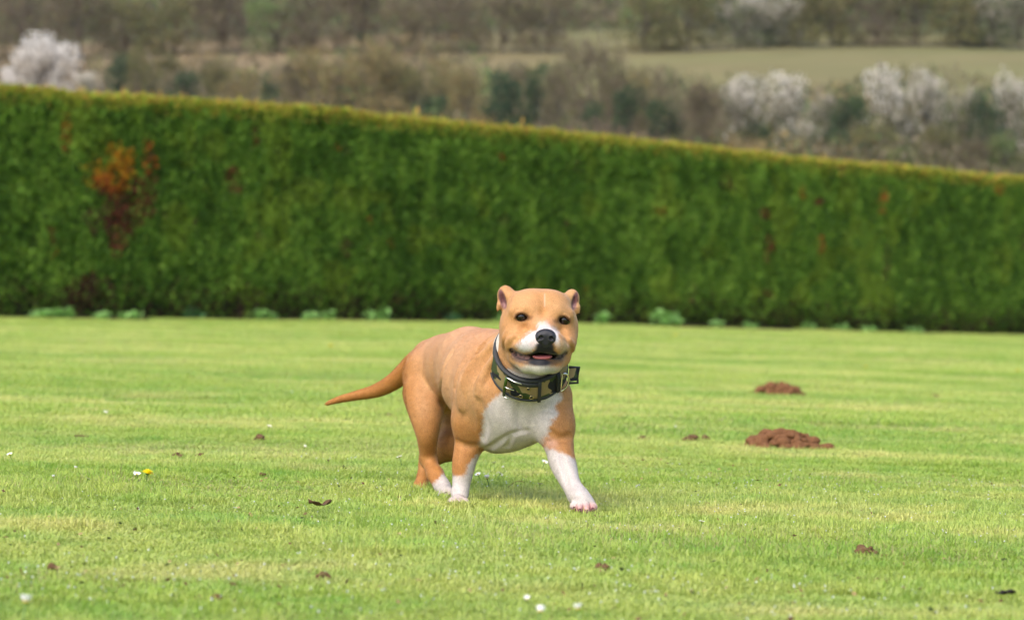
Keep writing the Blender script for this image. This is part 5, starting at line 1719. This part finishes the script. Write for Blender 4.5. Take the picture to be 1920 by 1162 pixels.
for i, (a_, b_, kd, sc_, lab) in enumerate([
    (258, 893, 0, 1.1, "white daisy right beside the yellow dandelion"),
    (155, 902, 0, 0.9, "small white daisy lower left of the dandelion"),
    (136, 884, 1, 0.8, "tiny white daisy bud left of the dandelion"),
    (101, 900, 1, 0.7, "faint pale daisy bud farthest left of the dandelion's neighbours"),
    (24, 857, 0, 1.0, "white daisy near the left edge of the picture"),
    (195, 778, 0, 0.8, "small white daisy alone on the far left lawn"),
    (500, 805, 0, 1.0, "white daisy alone left of the dog's tail tip"),
    (566, 844, 1, 0.9, "small white daisy below the tail tip"),
    (757, 862, 0, 1.1, "white daisy just left of the dog's hind legs"),
    (903, 893, 0, 1.0, "left daisy of the cluster between the forelegs"),
    (917, 901, 1, 1.2, "largest and lowest daisy of the cluster between the forelegs"),
    (927, 892, 0, 1.0, "right daisy of the cluster between the forelegs"),
    (931, 874, 0, 1.0, "upper daisy of the cluster between the forelegs, below the belly"),
    (951, 882, 1, 0.7, "greyish daisy bud right of the cluster under the belly"),
    (946, 899, 1, 0.6, "dull small bud lower right of the daisy cluster"),
    (1012, 869, 0, 1.1, "daisy beside the inside of the reaching foreleg, upper one"),
    (1011, 914, 0, 0.9, "daisy beside the inside of the reaching foreleg, lower one"),
    (1010, 1148, 1, 1.3, "largest closed daisy bud at the bottom edge, middle of the picture"),
    (1090, 1147, 1, 1.2, "closed daisy bud at the bottom edge, right of the largest one"),
    (991, 1122, 1, 0.9, "yellowish bud just above the largest bottom bud"),
    (1311, 984, 0, 0.9, "white daisy alone in the near grass right of the dog"),
    (1666, 662, 0, 1.5, "distant white daisy near the hedge on the right"),
    (45, 1134, 1, 1.5, "blurred pale bud in the bottom left corner"),
    (262, 890, 1, 0.6, "tiny pale bud under the dandelion head"),
    (548, 742, 0, 0.8, "faint distant daisy above the tail tip"),
    (1260, 805, 1, 0.7, "faint pale bud left of and above the nearer molehill")]):
    g = head_base(a_, b_ - 8, 0.031 * sc_)
    root = empty("daisy", g); root.scale = (sc_,) * 3
    root.rotation_euler = (0.35 + 0.3 * math.sin(i * 3.1), 0.25 * math.sin(i * 1.7), i * 1.3)
    for o in DP[kd]:
        c = o.copy(); COL.objects.link(c); c.parent = root; c.name = o.name.split(".")[0]
    tag(root, lab, "daisy", GD)
def dandelion(px_, py_, sc_, lab):
    g = head_base(px_, py_ - 13, 0.033 * sc_); root = empty("dandelion", g); root.scale = (sc_,) * 3
    root.rotation_euler = (0.25, 0.1, px_)
    V, Fc = [], []
    for k_, (n_, r1, z1) in enumerate(((22, 0.0145, 0.0005), (20, 0.012, 0.003), (16, 0.009, 0.0055), (10, 0.005, 0.007))):
        v, f = petals(n_, 0.001, r1, 0.030 + k_ * 0.0008, 0.031 + z1, 0.0013, k_)
        k0 = len(V); V += v; Fc += [tuple(q + k0 for q in ff) for ff in f]
    o = make_obj("petals", V, Fc, M_dand, None, False); o.parent = root
    b = MB(); b.sphere((0, 0, 0.0315), 0.0065, 12, 7, (1, 1, 0.62)); o = b.build("flower_centre", M_dand); o.parent = root
    b = MB(); b.tube([(0.004, 0, -0.004), (0.002, 0.001, 0.015), (0, 0, 0.029)], 0.0013, 6); o = b.build("stem", M_fstem); o.parent = root
    b = MB(); b.sphere((0, 0, 0.0275), 0.0048, 10, 6, (1, 1, 0.7)); o = b.build("sepals", M_fstem); o.parent = root
    tag(root, lab, "dandelion", "dandelions in the lawn")
dandelion(271, 895, 1.0, "bright yellow dandelion in the left foreground grass")
dandelion(618, 660, 1.3, "distant yellow dandelion on the lawn above the dog's tail")
dandelion(1624, 699, 1.0, "distant yellow dandelion right of the farther molehill")
dandelion(1905, 706, 1.1, "distant yellow dandelion at the right edge of the lawn")
dandelion(1268, 640, 1.2, "farthest yellow dandelion, close to the hedge")

# dew drops on the near grass: nobody could count them
r = np.random.default_rng(77)
n = 1700
yy = r.uniform(3.9, 7.4, n); xx = r.uniform(-1, 1, n) * (0.178 * yy + 0.4)
keep = fbm(xx * 1.6, yy * 0.8, 9, 3) > 0.47
xx, yy = xx[keep], yy[keep]
mesh_v = []; mesh_f = []
oct_v = np.array([(1, 0, 0), (-1, 0, 0), (0, 1, 0), (0, -1, 0), (0, 0, 1), (0, 0, -1)], float)
oct_f = [(0, 2, 4), (2, 1, 4), (1, 3, 4), (3, 0, 4), (2, 0, 5), (1, 2, 5), (3, 1, 5), (0, 3, 5)]
import bmesh
bm = bmesh.new(); bmesh.ops.create_icosphere(bm, subdivisions=2, radius=1.0)
iv = np.array([v.co[:] for v in bm.verts]); ifc = np.array([[v.index for v in f.verts] for f in bm.faces]); bm.free()
zz = gz(xx, yy) + r.uniform(0.012, 0.026, len(xx)); rad = r.uniform(0.0006, 0.0015, len(xx))
V = (np.stack([xx, yy, zz], -1)[:, None, :] + iv[None] * rad[:, None, None]).reshape(-1, 3)
Fq = (ifc[None] + (np.arange(len(xx)) * len(iv))[:, None, None]).reshape(-1, 3)
M_dew_glint, t_, b_ = new_mat("dew"); b_.inputs["Base Color"].default_value = (0.95, 0.97, 1, 1); b_.inputs["Roughness"].default_value = 0.05  # mostly opaque white base paints in the bright glints of the drops
b_.inputs["Transmission Weight"].default_value = 0.35; b_.inputs["IOR"].default_value = 1.33; b_.inputs["Specular IOR Level"].default_value = 1.0
tag(make_obj("dew_drops", V, Fq, M_dew_glint), kind="stuff")

# bits of thatch, soil and clippings lying between the blades
r = np.random.default_rng(91)
n = 3000
yy = 3.6 + 14 * r.uniform(0, 1, n) ** 1.6; xx = r.uniform(-1, 1, n) * (0.178 * yy + 0.4)
keep = fbm(xx * 1.1, yy * 0.9, 29, 3) + r.normal(0, 0.04, n) > 0.50
xx, yy = xx[keep], yy[keep]; m = len(xx)
c = np.stack([xx, yy, gz(xx, yy) + r.uniform(0.008, 0.020, m)], -1)
g = r.normal(0, 1, (m, 3)) * np.array((1, 1, 0.35)); g /= np.linalg.norm(g, axis=1)[:, None]
sd_ = np.cross(g, r.normal(0, 1, (m, 3))); sd_ /= np.linalg.norm(sd_, axis=1)[:, None]
Ls = r.uniform(0.002, 0.0065, m)[:, None]; Ws = Ls * r.uniform(0.25, 0.7, (m, 1))
V = np.stack([c - g * Ls, c + sd_ * Ws, c + g * Ls, c - sd_ * Ws], 1).reshape(-1, 3)
k = r.uniform(0, 1, (m, 1))
cc = np.where(k < 0.35, np.array((0.13, 0.075, 0.04)), np.where(k < 0.8, np.array((0.30, 0.22, 0.10)), np.array((0.05, 0.07, 0.02))))
tag(make_obj("thatch", V, np.arange(m * 4).reshape(m, 4), vcol_mat("thatch_bits", 0.9, 0.1), None, False, np.repeat(cc, 4, axis=0)), kind="stuff")

# thin haze over the valley
hb_lo, hb_hi = np.array((-520, -20, -8.0)), np.array((520, 920, 215.0))
V = [(x, y, z) for x in (hb_lo[0], hb_hi[0]) for y in (hb_lo[1], hb_hi[1]) for z in (hb_lo[2], hb_hi[2])]
Fc = [(0, 1, 3, 2), (4, 6, 7, 5), (0, 4, 5, 1), (2, 3, 7, 6), (0, 2, 6, 4), (1, 5, 7, 3)]
hm = bpy.data.materials.new("haze"); hm.use_nodes = True; t_ = hm.node_tree
t_.nodes.remove(t_.nodes["Principled BSDF"])
pv = t_.nodes.new("ShaderNodeVolumePrincipled"); pv.inputs["Color"].default_value = (0.92, 0.91, 0.88, 1); pv.inputs["Density"].default_value = HAZE; pv.inputs["Anisotropy"].default_value = 0.2
t_.links.new(pv.outputs[0], t_.nodes["Material Output"].inputs["Volume"])
tag(make_obj("haze", V, Fc, hm, None, False), kind="stuff")
